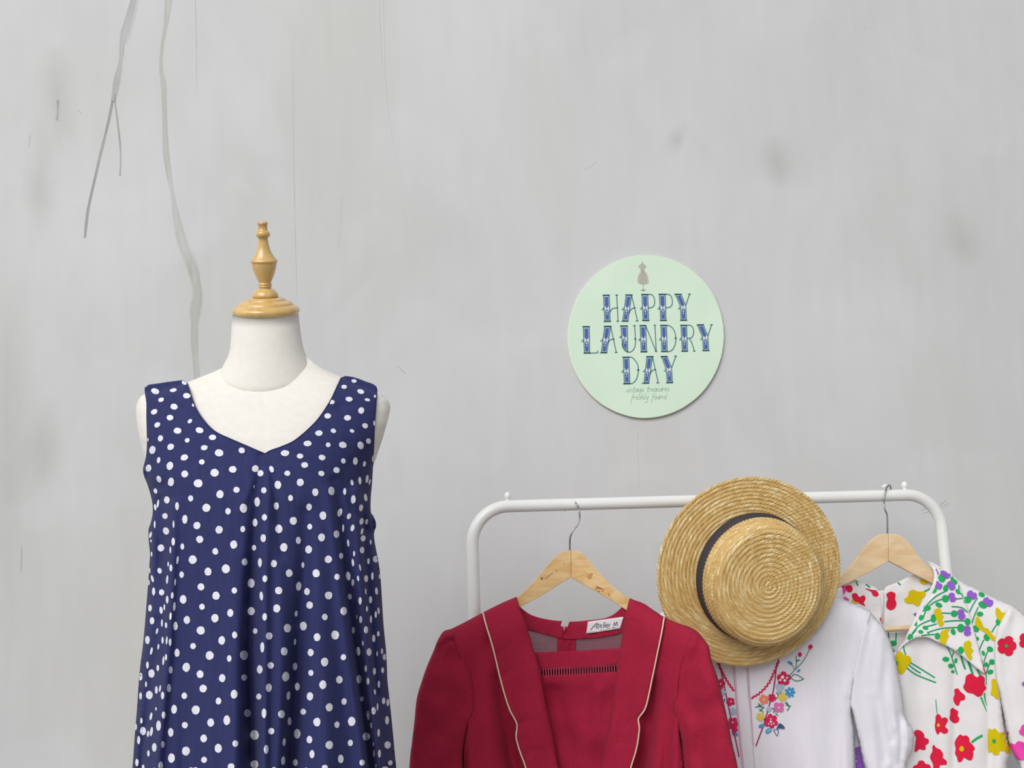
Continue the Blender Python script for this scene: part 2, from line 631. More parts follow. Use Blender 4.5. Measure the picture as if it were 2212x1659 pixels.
for pts in ([(118, 130, 60), (122, 200, 90), (135, 300, 60)], [(95, 300, 50), (85, 390, 80), (85, 470, 40)],
            [(10, 620, 60), (14, 800, 120), (20, 1000, 130), (30, 1200, 70)],
            [(100, 890, 60), (95, 960, 90), (90, 1050, 60)], [(2050, 470, 60), (2080, 520, 90), (2100, 560, 50)],
            [(1660, 310, 80), (1680, 350, 90), (1690, 390, 40)], [(1440, 290, 60), (1460, 300, 70), (1480, 305, 40)]):
    stain('wall_smudge', [(x, y + (y - pts[1][1]) * 0.6, w_ * 1.7) for x, y, w_ in pts], m_smudge, (0, .03, .14, .4, .75, 1, .75, .4, .14, .03, 0), ends=(0, 0))
# scratches in the plaster by the rack's corner
stain('wall_scratch', [(1986, 1103, 2), (2000, 1098, 5), (2014, 1092, 3)], m_line, soft, ends=(0, 0))
stain('wall_scratch', [(1990, 1108, 2), (2004, 1103, 5), (2020, 1097, 4)], m_pale, soft, ends=(0, 0))
stain('wall_scratch', [(2028, 1093, 2), (2038, 1085, 5), (2046, 1079, 3)], m_line, soft, ends=(0, 0))
stain('wall_scratch', [(2032, 1095, 2), (2042, 1088, 5), (2048, 1081, 3)], m_pale, soft, ends=(0, 0))

# ------------------------------------------------------------ the round sign
YS = YW - 0.009
sign = empty('round_sign', W1(1395, 727, YW), 'round mint green sign reading HAPPY LAUNDRY DAY hung on the wall', 'sign')
ol = []
for k in range(96):
    t = 2 * math.pi * k / 96
    w = 1 + 0.006 * noise.noise(Vector((math.cos(t) * 3, math.sin(t) * 3, 2.2)))
    if -0.2 < math.sin(t) < 0.9 and math.cos(t) > 0.5: w += 0.004 * noise.noise(Vector((k * 0.9, 0, 0)))
    ol.append((1395 + 167.5 * w * math.cos(t) - 2 * math.sin(t), 727 + 175 * w * math.sin(t)))
mint = fabric('mint_card', (212, 233, 211), var=0.03, scale=9, bump=0.0, rough=0.5, sheen=0)
disc = slab('board', ol, lambda p: np.full(len(p), YS), 0.0085, mint, sign, bevel=0.0015, step=24)
rim = plain('pale_edge', (226, 236, 214), 0.7)
loop = [W1(x, y, YS + 0.0012) for x, y in ol] 
loop = loop + loop[:2]
tube(loop, 0.0013, rim, 'rim', sign, 8)

m_teal = plain('teal_ink', (62, 118, 124), 0.6)
m_blue = plain('blue_ink', (70, 96, 158), 0.6)
m_lav = plain('lavender_ink', (158, 180, 205), 0.6)
m_whi = plain('white_ink', (222, 226, 230), 0.6)
m_scr = plain('faded_ink', (168, 192, 178), 0.6)
m_taupe = plain('taupe_ink', (183, 178, 166), 0.6)
m_taud = plain('dark_taupe_ink', (150, 158, 142), 0.6)

class Flat:
    """ink printed on the flat board"""
    def __init__(s, Y): s.Y, s.v, s.f = Y, [], []
    def mesh(s, v2, f):
        b = len(s.v)
        s.v += [Vector(q) for q in W(v2, s.Y)]
        s.f += [tuple(b + i for i in t) for t in f]
    poly = lambda s, p, step=30: s.mesh(*tri(p, step))
    line = Print.line
    dot = Print.dot
    def build(s, name, mat, parent, **k): return obj(name, s.v, s.f, mat, parent, smooth=False, **k)

def quadpt(q, u, v):
    tl, tr, bl, br = q
    return tuple((tl[i] * (1 - u) + tr[i] * u) * (1 - v) + (bl[i] * (1 - u) + br[i] * u) * v for i in (0, 1))

class Word:
    def __init__(s, letters, cuts):
        s.letters, s.cuts = letters, cuts
        s.ink = [[Flat(YS - 0.0010), Flat(YS - 0.0004), Flat(YS - 0.0007), Flat(YS - 0.0009)] for _ in letters]
    def at(s, pts):
        x = sum(q[0] for q in pts) / len(pts)
        s.t, s.l, s.b, s.w = s.ink[sum(x > c for c in s.cuts)]
    def thin(s, pts, w=1.7, curve=False):
        s.at(pts)
        s.t.line(spline(pts, 6) if curve else pts, w, 2)
    def fillq(s, q, lo, hi, which, point=None):
        pts = []
        if point == 'down':
            pts = [(0.2, lo), (0.8, lo), (0.8, hi - 0.09), (0.5, hi), (0.2, hi - 0.09)]
        elif point == 'up':
            pts = [(0.2, hi), (0.8, hi), (0.8, lo + 0.10), (0.68, lo + 0.04), (0.5, lo), (0.32, lo + 0.04), (0.2, lo + 0.10)]
        else:
            pts = [(0.08, lo), (0.92, lo), (0.92, hi), (0.08, hi)]
        which.poly([quadpt(q, u, v) for u, v in pts])
    def stem(s, q):
        tl, tr, bl, br = q
        s.thin([tl, bl], 1.5); s.thin([tr, br], 1.5); s.thin([tl, tr], 1.6); s.thin([bl, br], 1.6)
        s.fillq(q, 0.02, 0.98, s.l)
        s.fillq(q, 0.07, 0.49, s.b, 'down')
        s.fillq(q, 0.55, 0.94, s.b, 'up')
        for pts in ([(0.1, .43), (0.46, .53), (0.1, .60)], [(0.9, .43), (0.54, .53), (0.9, .60)]):
            s.w.poly([quadpt(q, u, v) for u, v in pts])
        s.w.dot(*quadpt(q, 0.5, 0.635), 2.6, 4.2)
        s.w.dot(*quadpt(q, 0.5, 0.73), 2.0, 3.0)
        a = quadpt(q, 0, 0.5); b = quadpt(q, 0, 0.555)
        s.thin([(a[0] - 3.5, a[1]), a], 1.4); s.thin([(b[0] - 5.5, b[1]), b], 1.6)
    def ystem(s, up, lo):
        for q in (up, lo):
            tl, tr, bl, br = q
            s.thin([tl, bl], 1.5); s.thin([tr, br], 1.5)
            s.fillq(q, 0.0, 1.0, s.l)
        s.thin([up[0], up[1]], 1.6); s.thin([lo[2], lo[3]], 1.6)
        s.fillq(up, 0.12, 1.0, s.b, 'down')
        s.fillq(lo, 0.2, 0.90, s.b, 'up')
        for pts in ([(0.08, -.12), (0.46, .12), (0.08, .25)], [(0.92, -.12), (0.54, .12), (0.92, .25)]):
            s.w.poly([quadpt(lo, u, v) for u, v in pts])
        s.w.dot(*quadpt(lo, 0.5, 0.36), 2.6, 4.2); s.w.dot(*quadpt(lo, 0.5, 0.53), 2.0, 3.0)
        b = quadpt(lo, 0, 0.15); a = quadpt(lo, 0, 0.02)
        s.thin([(a[0] - 3.5, a[1]), a], 1.4); s.thin([(b[0] - 5.5, b[1]), b], 1.6)
    def build(s, word):
        for c, (t_, l_, b_, w_) in zip(s.letters, s.ink):
            t = t_.build('letter', m_teal, sign, ); t['label'] = 'letter %s of %s in blue and teal' % (c, word)
            l_.build('letter_panel', m_lav, t, kind='stuff'); b_.build('letter_fill', m_blue, t, kind='stuff'); w_.build('letter_spark', m_whi, t, kind='stuff')

Z4, Z5, Z7 = Z(1240, 620, 10.37), Z(1390, 620, 10.37), Z(1320, 760, 12.76)
w = Word('HAPPY', [1341, 1382, 1421.5, 1456])
w.stem(Z4([(660, 185), (785, 185), (688, 762), (808, 762)]))
w.thin(Z4([(955, 180), (985, 765)])); w.thin(Z4([(805, 560), (840, 500), (900, 472), (985, 468)]), curve=True)
for a in ([(635, 180), (805, 180)], [(660, 770), (830, 770)], [(925, 178), (985, 178)], [(950, 765), (1005, 765)]): w.thin(Z4(a), 2.0)
w.stem(Z4([(1165, 180), (1290, 180), (1090, 760), (1205, 760)]))
w.thin(Z4([(1290, 185), (1420, 755)])); w.thin(Z4([(1225, 600), (1270, 510), (1330, 470), (1385, 464)]), curve=True)
for a in ([(1145, 175), (1315, 175)], [(1060, 764), (1220, 764)], [(1380, 757), (1442, 755)]): w.thin(Z4(a), 2.0)
w.stem(Z5([(-35, 168), (95, 170), (-12, 745), (115, 745)]))
w.thin(Z5([(95, 165), (170, 165), (225, 210), (250, 300), (245, 390), (205, 445), (150, 465), (100, 465)]), curve=True)
w.stem(Z5([(355, 165), (485, 165), (385, 745), (505, 745)]))
w.thin(Z5([(485, 160), (560, 165), (615, 200), (645, 300), (640, 390), (600, 440), (545, 462), (490, 460)]), curve=True)
w.ystem(Z5([(715, 165), (842, 165), (830, 440), (945, 410)]), Z5([(830, 440), (945, 410), (840, 740), (960, 740)]))
w.thin(Z5([(945, 412), (1030, 165)]))
for a in ([(-55, 162), (110, 165)], [(-35, 750), (135, 750)], [(335, 160), (500, 160)], [(365, 750), (525, 748)], [(690, 160), (858, 160)], [(1000, 158), (1060, 158)], [(815, 744), (980, 744)]): w.thin(Z5(a), 2.0)
w.build('HAPPY')
w = Word('LAUNDRY', [1295, 1336, 1378.5, 1420.5, 1464.5, 1504])
w.stem(Z4([(205, 890), (340, 890), (230, 1475), (350, 1475)]))
w.thin(Z4([(350, 1478), (530, 1472), (533, 1425)]))
w.stem(Z4([(685, 880), (820, 880), (610, 1470), (730, 1470)]))
w.thin(Z4([(820, 885), (945, 1460)])); w.thin(Z4([(755, 1260), (800, 1195), (850, 1170), (910, 1168)]), curve=True)
w.stem(Z4([(1050, 875), (1190, 875), (1085, 1330), (1205, 1455)]))
w.thin(Z4([(1075, 1250), (1095, 1350), (1140, 1420), (1200, 1455), (1260, 1455), (1330, 1400), (1370, 1300), (1375, 1160), (1365, 1000), (1355, 870)]), curve=True)
w.stem(Z4([(1480, 865), (1605, 865), (1505, 1450), (1625, 1450)]))
for a in ([(185, 885), (355, 885)], [(210, 1480), (370, 1480)], [(665, 877), (840, 877)], [(580, 1472), (745, 1472)], [(910, 1465), (970, 1462)], [(1030, 868), (1205, 866)], [(1325, 865), (1380, 863)], [(1465, 858), (1620, 858)], [(1487, 1452), (1645, 1450)], [(1345, 1160), (1395, 1160)]): w.thin(Z4(a), 2.0)
w.thin(Z5([(50, 865), (280, 1440)])); w.thin(Z5([(255, 860), (285, 1440)]))
w.stem(Z5([(390, 860), (515, 860), (410, 1440), (530, 1440)]))
w.thin(Z5([(515, 855), (590, 870), (660, 930), (710, 1040), (725, 1150), (710, 1280), (660, 1390), (590, 1440), (530, 1445)]), curve=True)
w.stem(Z5([(840, 860), (965, 860), (870, 1435), (985, 1435)]))
w.thin(Z5([(965, 855), (1050, 858), (1105, 910), (1122, 1000), (1105, 1090), (1060, 1140), (980, 1150)]), curve=True)
w.thin(Z5([(1030, 1155), (1080, 1240), (1140, 1430)]))
w.ystem(Z5([(1210, 850), (1340, 845), (1325, 1130), (1440, 1095)]), Z5([(1325, 1130), (1440, 1095), (1340, 1420), (1460, 1420)]))
w.thin(Z5([(1440, 1095), (1525, 845)]))
for a in ([(230, 855), (280, 855)], [(260, 1442), (305, 1440)], [(370, 856), (525, 855)], [(390, 1446), (540, 1444)], [(690, 1145), (745, 1143)], [(820, 855), (975, 855)], [(845, 1438), (998, 1435)], [(1110, 1435), (1162, 1430)], [(1190, 848), (1355, 842)], [(1497, 845), (1550, 842)], [(1315, 1425), (1480, 1422)]): w.thin(Z5(a), 2.0)
w.build('LAUNDRY')
w = Word('DAY', [1385, 1425])
w.stem(Z7([(335, 155), (490, 150), (365, 875), (515, 870)]))
w.thin(Z7([(490, 140), (570, 150), (660, 230), (730, 350), (750, 500), (730, 660), (680, 780), (600, 860), (515, 880)]), curve=True)
w.stem(Z7([(990, 140), (1140, 135), (905, 860), (1040, 855)]))
w.thin(Z7([(1140, 140), (1300, 850)])); w.thin(Z7([(1075, 610), (1120, 530), (1180, 492), (1245, 488)]), curve=True)
w.ystem(Z7([(1390, 135), (1545, 130), (1520, 470), (1665, 440)]), Z7([(1520, 470), (1665, 440), (1545, 845), (1690, 840)]))
w.thin(Z7([(1665, 440), (1785, 120)]))
for a in ([(310, 148), (500, 145)], [(330, 880), (530, 878)], [(710, 500), (785, 498)], [(965, 132), (1170, 130)], [(850, 866), (1050, 862)], [(1250, 855), (1325, 850)], [(1360, 130), (1560, 126)], [(1745, 118), (1810, 115)], [(1515, 852), (1715, 846)]): w.thin(Z7(a), 2.2)
w.build('DAY')

GL = {
 'v': (.85, [[(0, 1), (.35, 0), (.75, 1)]]), 'i': (.42, [[(0, 1), (.1, 0), (.3, 0)], [(.08, 1.45), (.12, 1.6)]]),
 'n': (.88, [[(0, 0), (.05, 1)], [(.05, .7), (.4, 1), (.6, .8), (.6, 0), (.75, 0)]]),
 't': (.55, [[(.25, 2), (.1, 0), (.4, .05)], [(-.1, 1.2), (.5, 1.2)]]),
 'a': (.95, [[(.7, .9), (.4, 1), (.05, .6), (.1, .1), (.4, 0), (.7, .5), (.72, 1), (.7, 0), (.9, .1)]]),
 'g': (.92, [[(.7, .9), (.4, 1), (.05, .6), (.1, .1), (.4, 0), (.7, .5)], [(.72, 1), (.65, -.8), (.35, -1.2), (.05, -.9)]]),
 'e': (.8, [[(.05, .5), (.6, .6), (.5, .95), (.25, 1), (.03, .5), (.2, .05), (.5, 0), (.75, .25)]]),
 'r': (.62, [[(0, 1), (.05, 0)], [(.05, .6), (.3, 1), (.55, .9)]]),
 's': (.68, [[(.55, .9), (.2, 1), (.1, .7), (.5, .35), (.4, 0), (0, .05)]]),
 'u': (.88, [[(0, 1), (.05, .2), (.3, 0), (.6, .4), (.62, 1), (.62, 0), (.8, .1)]]),
 'f': (.65, [[(.75, 1.9), (.5, 2), (.3, 1.4), (.05, -1.4)], [(0, 1), (.6, 1)]]),
 'h': (.85, [[(.15, 2), (0, 0)], [(0, .6), (.35, 1), (.6, .8), (.6, 0), (.8, .1)]]),
 'l': (.42, [[(.2, 2), (.05, .1), (.3, 0)]]),
 'y': (.8, [[(0, 1), (.1, .3), (.4, .2), (.65, 1)], [(.65, 1), (.5, -.8), (.2, -1.2), (0, -.9)]]),
 'o': (.8, [[(.35, 1), (.05, .6), (.1, .1), (.4, 0), (.65, .4), (.6, .9), (.35, 1)]]),
 'd': (.95, [[(.6, .8), (.3, 1), (.03, .5), (.25, 0), (.6, .4)], [(.85, 2), (.62, 0), (.85, .1)]]), ' ': (.9, [])}
def script(text, x0, x1, y, xh, rise, tgt, lw=0.85):
    tot = sum(GL[c][0] for c in text)
    k = (x1 - x0) / tot
    x = x0
    for c in text:
        wd, st = GL[c]
        for s_ in st:
            pts = [(x + (px * k) + 0.18 * py * xh, y - py * xh - rise * (x - x0) / (x1 - x0)) for px, py in s_]
            tgt.line(spline(pts, 4), lw, 1.2)
        x += wd * k
t = Flat(YS - 0.0006)
script('vintage treasures', 1351, 1446, 847, 6.2, 3.0, t)
script('freshly found', 1363, 1440, 863, 6.2, 2.0, t)
tt = t.build('script_lettering', m_scr, sign); tt['label'] = 'small faded script reading vintage treasures freshly found'
Zd = Z(1310, 540, 13.01)
em = Flat(YS - 0.0006)
em.poly(Zd([(985, 390), (1010, 380), (1050, 390), (1095, 430), (1115, 460), (1100, 500), (1075, 520), (1055, 570), (1075, 600), (1120, 650), (1160, 750), (1180, 850), (1185, 915), (1150, 945), (1090, 962), (1030, 968), (960, 960), (900, 935), (872, 895), (880, 800), (905, 700), (940, 640), (970, 600), (960, 550), (935, 500), (898, 465), (930, 420)]))
e1 = em.build('dress_emblem', m_taupe, sign); e1['label'] = 'small taupe dress form drawing'
ed = Flat(YS - 0.0009)
ed.poly(Zd([(1003, 318), (1022, 392), (985, 392)]))
ed.line(Zd([(968, 580), (1060, 580)]), 1.2); ed.line(Zd([(1032, 965), (1035, 1080)]), 0.8)
for a in ([(1015, 600), (960, 940)], [(1030, 600), (1035, 960)], [(1045, 600), (1110, 930)]): ed.line(Zd(a), 0.5)
ed.poly(Zd([(1035, 1075), (1050, 1105), (1115, 1130), (1060, 1140), (1040, 1168), (1015, 1140), (950, 1128), (1015, 1105)]))
ed.build('emblem_lines', m_taud, e1)

# ------------------------------------------------------------ dress form
YM = 1.78
form = empty('dress_form', Vector((W1(571, 1659, YM).x, YM, 0.0)), 'cream linen dress form with turned wooden neck finial', 'dress form')
linen = fabric('cream_linen', (233, 229, 221), var=0.025, scale=90, bump=0.15, sheen=0.15)
# y, left, right, half depth
BT = np.array([(770, 490, 664, .004), (785, 486, 682, .012), (795, 480, 695, .022), (803, 462, 710, .029), (815, 432, 738, .036), (828, 398, 766, .043), (840, 352, 796, .050), (852, 308, 826, .058), (866, 298, 838, .070), (885, 294, 843, .078), (915, 296, 840, .09),
               (945, 301, 829, .10), (1000, 318, 806, .115), (1080, 340, 790, .126), (1200, 352, 783, .110), (1330, 372, 766, .094), (1500, 346, 790, .108), (1660, 338, 800, .108)])
DT = np.array([(770, 488, 666, .008), (785, 484, 684, .016), (795, 478, 697, .026), (803, 460, 712, .034), (815, 430, 740, .045), (828, 395, 769, .053), (840, 349, 799, .064), (852, 304, 830, .069), (866, 294, 842, .076), (885, 290, 847, .084), (915, 291, 845, .096),
               (945, 296, 834, .107), (980, 306, 818, .117), (1012, 308, 807, .126), (1045, 318, 804, .133), (1075, 326, 802, .138), (1145, 320, 811, .141), (1250, 319, 823, .143), (1400, 306, 834, .148), (1659, 285, 856, .155), (2050, 250, 896, .165)])
DT[DT[:, 0] >= 1012, 1] += 3.5; DT[DT[:, 0] >= 1012, 2] -= 3.5     # front and back meet in the side seam
def ell(p, T, pw=0.5, back=0.0):
    p = np.asarray(p)
    L = np.interp(p[:, 1], T[:, 0], T[:, 1]); R = np.interp(p[:, 1], T[:, 0], T[:, 2]); A = np.interp(p[:, 1], T[:, 0], T[:, 3])
    u = np.clip((p[:, 0] - (L + R) / 2) / ((R - L) / 2), -1, 1)
    s = np.sqrt(np.clip(1 - np.abs(u) ** 2.3, 0, 1))
    return YM - A * s if not back else YM + A * s * back
side_l = spline([(480, 795), (462, 803), (432, 815), (398, 828), (352, 840), (318, 849), (303, 858), (295, 875), (294, 890), (297, 920), (303, 950), (312, 985), (320, 1015), (340, 1080), (352, 1200), (372, 1330), (346, 1500), (338, 1650)], 4)
side_r = spline([(800, 1650), (790, 1500), (766, 1330), (783, 1200), (790, 1080), (804, 1015), (814, 985), (824, 955), (833, 925), (841, 895), (843, 878), (838, 864), (828, 855), (815, 850), (796, 840), (752, 822), (722, 808), (692, 794), (674, 781), (660, 768)], 4)
torso = side_l + side_r
patch('torso', torso, lambda p: ell(p, BT) + folds(p, [([(570, 836), (571, 900), (572, 1000)], 1.5, -0.0006, 1, 1)]), 6, linen, form, thick=0)
tb = patch('torso_back', torso, lambda p: ell(p, BT, back=0.8), 10, linen, form, thick=0, flip=True)
# neck: lofted slanting rings
k = mpp(573, 750, YM)
rings = [(574, 678, 70, 19), (574, 700, 72, 20), (575, 725, 74, 21), (576, 750, 77, 24), (576, 768, 82, 28), (575, 782, 89, 33), (574, 795, 94, 36), (574, 802, 95.5, 37), (574, 807, 92, 38), (574, 820, 80, 38)]
verts, faces = [], []
NS = 64
for x, y, r, ti in rings:
    c = W1(x, y, YM - 0.004)
    M = Matrix.Translation(c) @ Matrix.Rotation(math.radians(2), 4, 'Y') @ Matrix.Rotation(math.radians(ti), 4, 'X')
    for j in range(NS):
        a = 2 * math.pi * j / NS
        verts.append(M @ Vector((r * k * math.cos(a), r * k * 0.9 * math.sin(a), 0)))
for i in range(len(rings) - 1):
    for j in range(NS):
        a, b = i * NS + j, i * NS + (j + 1) % NS
        faces.append((a, b, b + NS, a + NS))
faces.append(tuple(range(NS)))
obj('neck', verts, faces, linen, form)
varn = wood('varnished_wood', (221, 184, 116), (207, 166, 97), (3, 3, 0.9), rough=0.3, coat=0.6)
c = W1(575, 679, YM - 0.004)
M = Matrix.Translation(c) @ Matrix.Rotation(math.radians(2), 4, 'Y') @ Matrix.Rotation(math.radians(19), 4, 'X')
q = k / 3.017
# radius, zoomed y (bottom of the cap at 668)
cap = [(60, 672), (200, 672), (209, 668), (215, 658), (217, 648), (214, 636), (205, 626), (192, 618), (182, 612), (176, 611), (175, 607), (173, 600), (164, 592), (150, 586), (134, 582), (128, 580), (127, 575), (118, 568), (100, 562), (82, 560)]
lathe([(r * q, (672 - z) * q) for r, z in cap], varn, 'neck_cap', form, M)
fin = [(82, 560), (84, 552), (80, 540), (72, 527), (62, 517), (50, 509), (42, 506), (38, 503), (37, 499), (43, 496), (45, 491), (43, 486), (38, 484), (43, 481), (44, 476), (42, 472), (38, 470), (42, 462), (52, 440), (63, 415), (73, 385), (78, 362), (80, 346),
       (80, 342), (85, 339), (88, 333), (87, 327), (82, 321), (74, 312), (62, 296), (50, 275), (41, 252), (35, 228), (31, 205), (30, 184), (33, 180), (41, 176), (45, 167), (46, 159), (44, 150), (39, 143), (33, 139), (30, 137), (30, 100), (33, 97), (34, 91), (32, 84), (26, 80)]
lathe([(r * q, (672 - z) * q * 1.012) for r, z in fin], varn, 'finial', form, M, 48)
steel = plain('dark_steel', (60, 60, 62), 0.4, 0.9)
b = W1(571, 1640, YM); fx = form.location.x
tube([(fx, YM, 0.03), (fx, YM, b.z + 0.02)], 0.014, steel, 'stand_pole', form)
lathe([(0.0, 0.0), (0.15, 0.0), (0.15, 0.012), (0.13, 0.022), (0.04, 0.03), (0.02, 0.05)], steel, 'stand_base', form, Matrix.Translation((fx, YM, 0)))

# ------------------------------------------------------------ navy polka dot dress
nav = empty('polka_dot_dress', W1(571, 900, YM), 'sleeveless navy dress with white polka dots on the dress form', 'dress')
navy = fabric('navy_crepe', (47, 51, 97), var=0.10, scale=160, bump=0.35, stretch=(1, 1, 0.12), sheen=0.03)
nl = spline([(404, 827), (415, 862), (422, 880), (438, 905), (463, 931), (500, 949), (535, 964), (560, 975), (573, 980)], 5)
nr = spline([(573, 980), (585, 973), (610, 964), (640, 949), (683, 910), (712, 868), (728, 835), (737, 816)], 5)
rgt = [(745, 812), (765, 815), (790, 824), (808, 831), (815, 840), (814, 860), (812, 890), (810, 920), (809, 950), (808, 975), (806, 1005), (804, 1040), (801, 1075), (801, 1105), (806, 1114), (811, 1125), (812, 1138), (808, 1152), (809, 1168), (813, 1190), (819, 1222), (823, 1260), (826, 1310), (829, 1355), (834, 1405), (836, 1445), (837, 1470), (843, 1525), (849, 1585), (856, 1659), (870, 1780), (884, 1900)]
lft = [(262, 1900), (274, 1780), (286, 1659), (291, 1590), (296, 1530), (300, 1470), (304, 1430), (308, 1400), (312, 1360), (316, 1310), (320, 1260), (323, 1215), (324, 1195), (321, 1165), (321, 1143), (326, 1128), (330, 1105), (328, 1080), (319, 1048), (311, 1028), (309, 1012), (314, 992), (317, 970), (317, 940), (316, 900), (316, 870), (313, 850), (313, 838)]
top = [(322, 831), (345, 828), (370, 824), (395, 821)]
dress = spline(lft, 3) + top + nl[:-1] + nr + spline(rgt, 3)
FL = [
    # centre pleat
    ([(572, 984), (560, 1030), (553, 1100), (548, 1180), (544, 1260), (540, 1400), (543, 1520), (545, 1659), (546, 1900)], 13, -0.013, 0.35, 1.2),
    ([(574, 984), (578, 1060), (575, 1160), (572, 1280), (572, 1400), (570, 1659), (570, 1900)], 12, 0.008, 0.3, 1.3),
    ([(575, 985), (590, 1030), (600, 1100), (606, 1200)], 9, -0.004, 1, 0.4),
    ([(570, 985), (540, 1060), (515, 1110)], 7, 0.004, 0.9, 0.1),
    ([(567, 985), (550, 1040), (530, 1110)], 6, -0.003, 0.9, 0.1),
    ([(660, 1110), (658, 1220), (650, 1330), (643, 1450), (634, 1560), (628, 1659), (622, 1900)], 17, -0.014, 0.2, 1.3),
    ([(600, 1150), (606, 1300), (606, 1450), (600, 1659), (596, 1900)], 18, 0.007, 0.2, 1.2),
    ([(690, 1150), (690, 1300), (700, 1500), (710, 1900)], 26, 0.006, 0.2, 1.2),
    ([(510, 1200), (506, 1400), (505, 1659), (505, 1900)], 18, 0.007, 0.2, 1.2),
    # left side
    ([(345, 1080), (350, 1160), (345, 1240), (350, 1310), (346, 1340)], 11, -0.010, 0.7, 0.25),
    ([(376, 1090), (374, 1180), (370, 1260), (364, 1400), (355, 1500), (340, 1659), (330, 1900)], 10, 0.008, 0.5, 1.2),
    ([(345, 1340), (336, 1400), (322, 1500), (309, 1600), (300, 1700), (285, 1900)], 9, -0.012, 0.2, 1.1),
    ([(395, 1100), (398, 1300), (398, 1500), (395, 1900)], 14, -0.004, 0.3, 1.2),
    ([(328, 1120), (334, 1180), (333, 1260)], 6, 0.006, 1, 0.3),
    ([(309, 1015), (345, 1035), (372, 1030)], 12, 0.006, 0.6, 0.3),
    ([(320, 1060), (352, 1048), (380, 1000)], 10, -0.005, 1, 0.1),
    # right side
    ([(722, 1040), (734, 1100), (742, 1180), (756, 1280), (768, 1360), (778, 1440), (790, 1540), (803, 1659), (815, 1800)], 10, -0.013, 0.4, 1.2),
    ([(712, 1060), (722, 1150), (734, 1260), (748, 1380), (762, 1480), (780, 1600), (786, 1659), (798, 1850)], 14, 0.007, 0.4, 1.1),
    ([(770, 1060), (772, 1150), (780, 1260), (792, 1400), (806, 1540), (820, 1659)], 8, 0.006, 0.6, 1.0),
    ([(790, 1050), (786, 1120), (792, 1200), (804, 1350), (815, 1500)], 7, -0.007, 0.7, 0.8),
    ([(800, 1150), (780, 1120), (752, 1080)], 9, -0.007, 1, 0.2),
    ([(806, 980), (770, 1010), (735, 1060)], 16, -0.009, 1, 0.4),
    # strap creases
    ([(735, 882), (752, 872), (775, 872)], 8, -0.0035, 1, 0.2),
    ([(345, 848), (370, 838), (388, 830)], 6, -0.003, 1, 0.3),
    ([(470, 985), (520, 982), (565, 984)], 10, -0.003, 0.2, 1),
    ([(440, 1000), (500, 985), (560, 980)], 9, 0.002, 0.2, 1),
]
def navY(p):
    y = ell(p, DT)
    fd = folds(p, FL) * np.interp(p[:, 1], [1000, 1250], [1.5, 3.0])
    # folds fade where the fabric turns round the side
    L = np.interp(p[:, 1], DT[:, 0], DT[:, 1]); R = np.interp(p[:, 1], DT[:, 0], DT[:, 2])
    e = np.clip(np.minimum(p[:, 0] - L, R - p[:, 0]) / 14, 0, 1)
    body = np.interp(p[:, 1], [1100, 1300], [0, 1])
    y = y + fd * e + wrinkle(p, 0.016, 0.004, 3.0, 1.0, 0.22) * body * e - 0.001
    return np.minimum(y, np.where(p[:, 1] < 1640, ell(p, BT) - 0.004, 9.0))
front = patch('front_panel', dress, navY, 5, navy, nav, thick=0.0012)
back_o = spline(lft, 3) + top + spline([(404, 827), (440, 850), (500, 866), (572, 872), (640, 864), (700, 845), (737, 816)], 5) + spline(rgt, 3)
def navB(p):
    return ell(p, DT, back=0.85) + wrinkle(p, 0.016, 0.006, 9.0, 1.0, 0.2) * np.interp(p[:, 1], [900, 1100], [0, 1]) + 0.001
bk = patch('back_panel', back_o, navB, 9, navy, nav, thick=0.0012, flip=True)
edge = plain('navy_binding', (44, 48, 96), 0.9)
bnd = nl[:-1] + nr
tube(W(bnd, navY(np.array(bnd)) - 0.0002), 0.0008, edge, 'neck_binding', nav, 8)

DA = [(340,340,135,95,20),(635,323,115,60,-12),(855,413,120,90),(437,478,95,70,-20),(815,200,90,65,25),(968,558,55,75,20),(650,592,122,95,15),(325,675,110,85,-30),(582,770,112,92),(906,828,85,60,-45),(375,888,105,80,-35),(705,983,128,98),(1063,975,132,95,15),(427,1108,82,105,10),(862,1140,80,75,-40),(1276,1092,120,92),(592,1246,118,100,-40),(295,1297,100,135,15),(1141,1260,112,85,-10),(1382,1345,140,118),(1750,1305,105,95,20),(815,1420,125,100,-20),(397,1462,58,100,10),(1100,1492,95,88),(580,1555,108,140,15),(232,1593,95,120,10),(222,1130,22,60)]
DB = [(1543,173,85,60,5),(1382,268,90,68),(1653,345,118,75,20),(1462,470,120,80,5),(1762,480,90,50,10),(1885,422,35,50,10),(1182,517,92,70),(1662,655,100,110,20),(1115,743,110,88),(1438,773,115,92),(1724,903,100,85,30),(1872,860,25,85),(972,1023,120,92),(1208,985,90,75,30),(1512,987,80,58,25),(787,1192,130,95),(1122,1213,80,78,30),(1362,1215,128,105,15),(1650,1222,100,130,-20),(1780,1153,80,95,-20),(420,1348,142,100),(664,1397,108,85),(1024,1420,112,92,15),(1370,1476,75,90,-20),(1565,1478,80,125),(1714,1525,52,95,10),(1855,1440,40,110,5),(740,1542,115,95),(1258,1625,105,100,30),(200,1610,75,110,-15)]
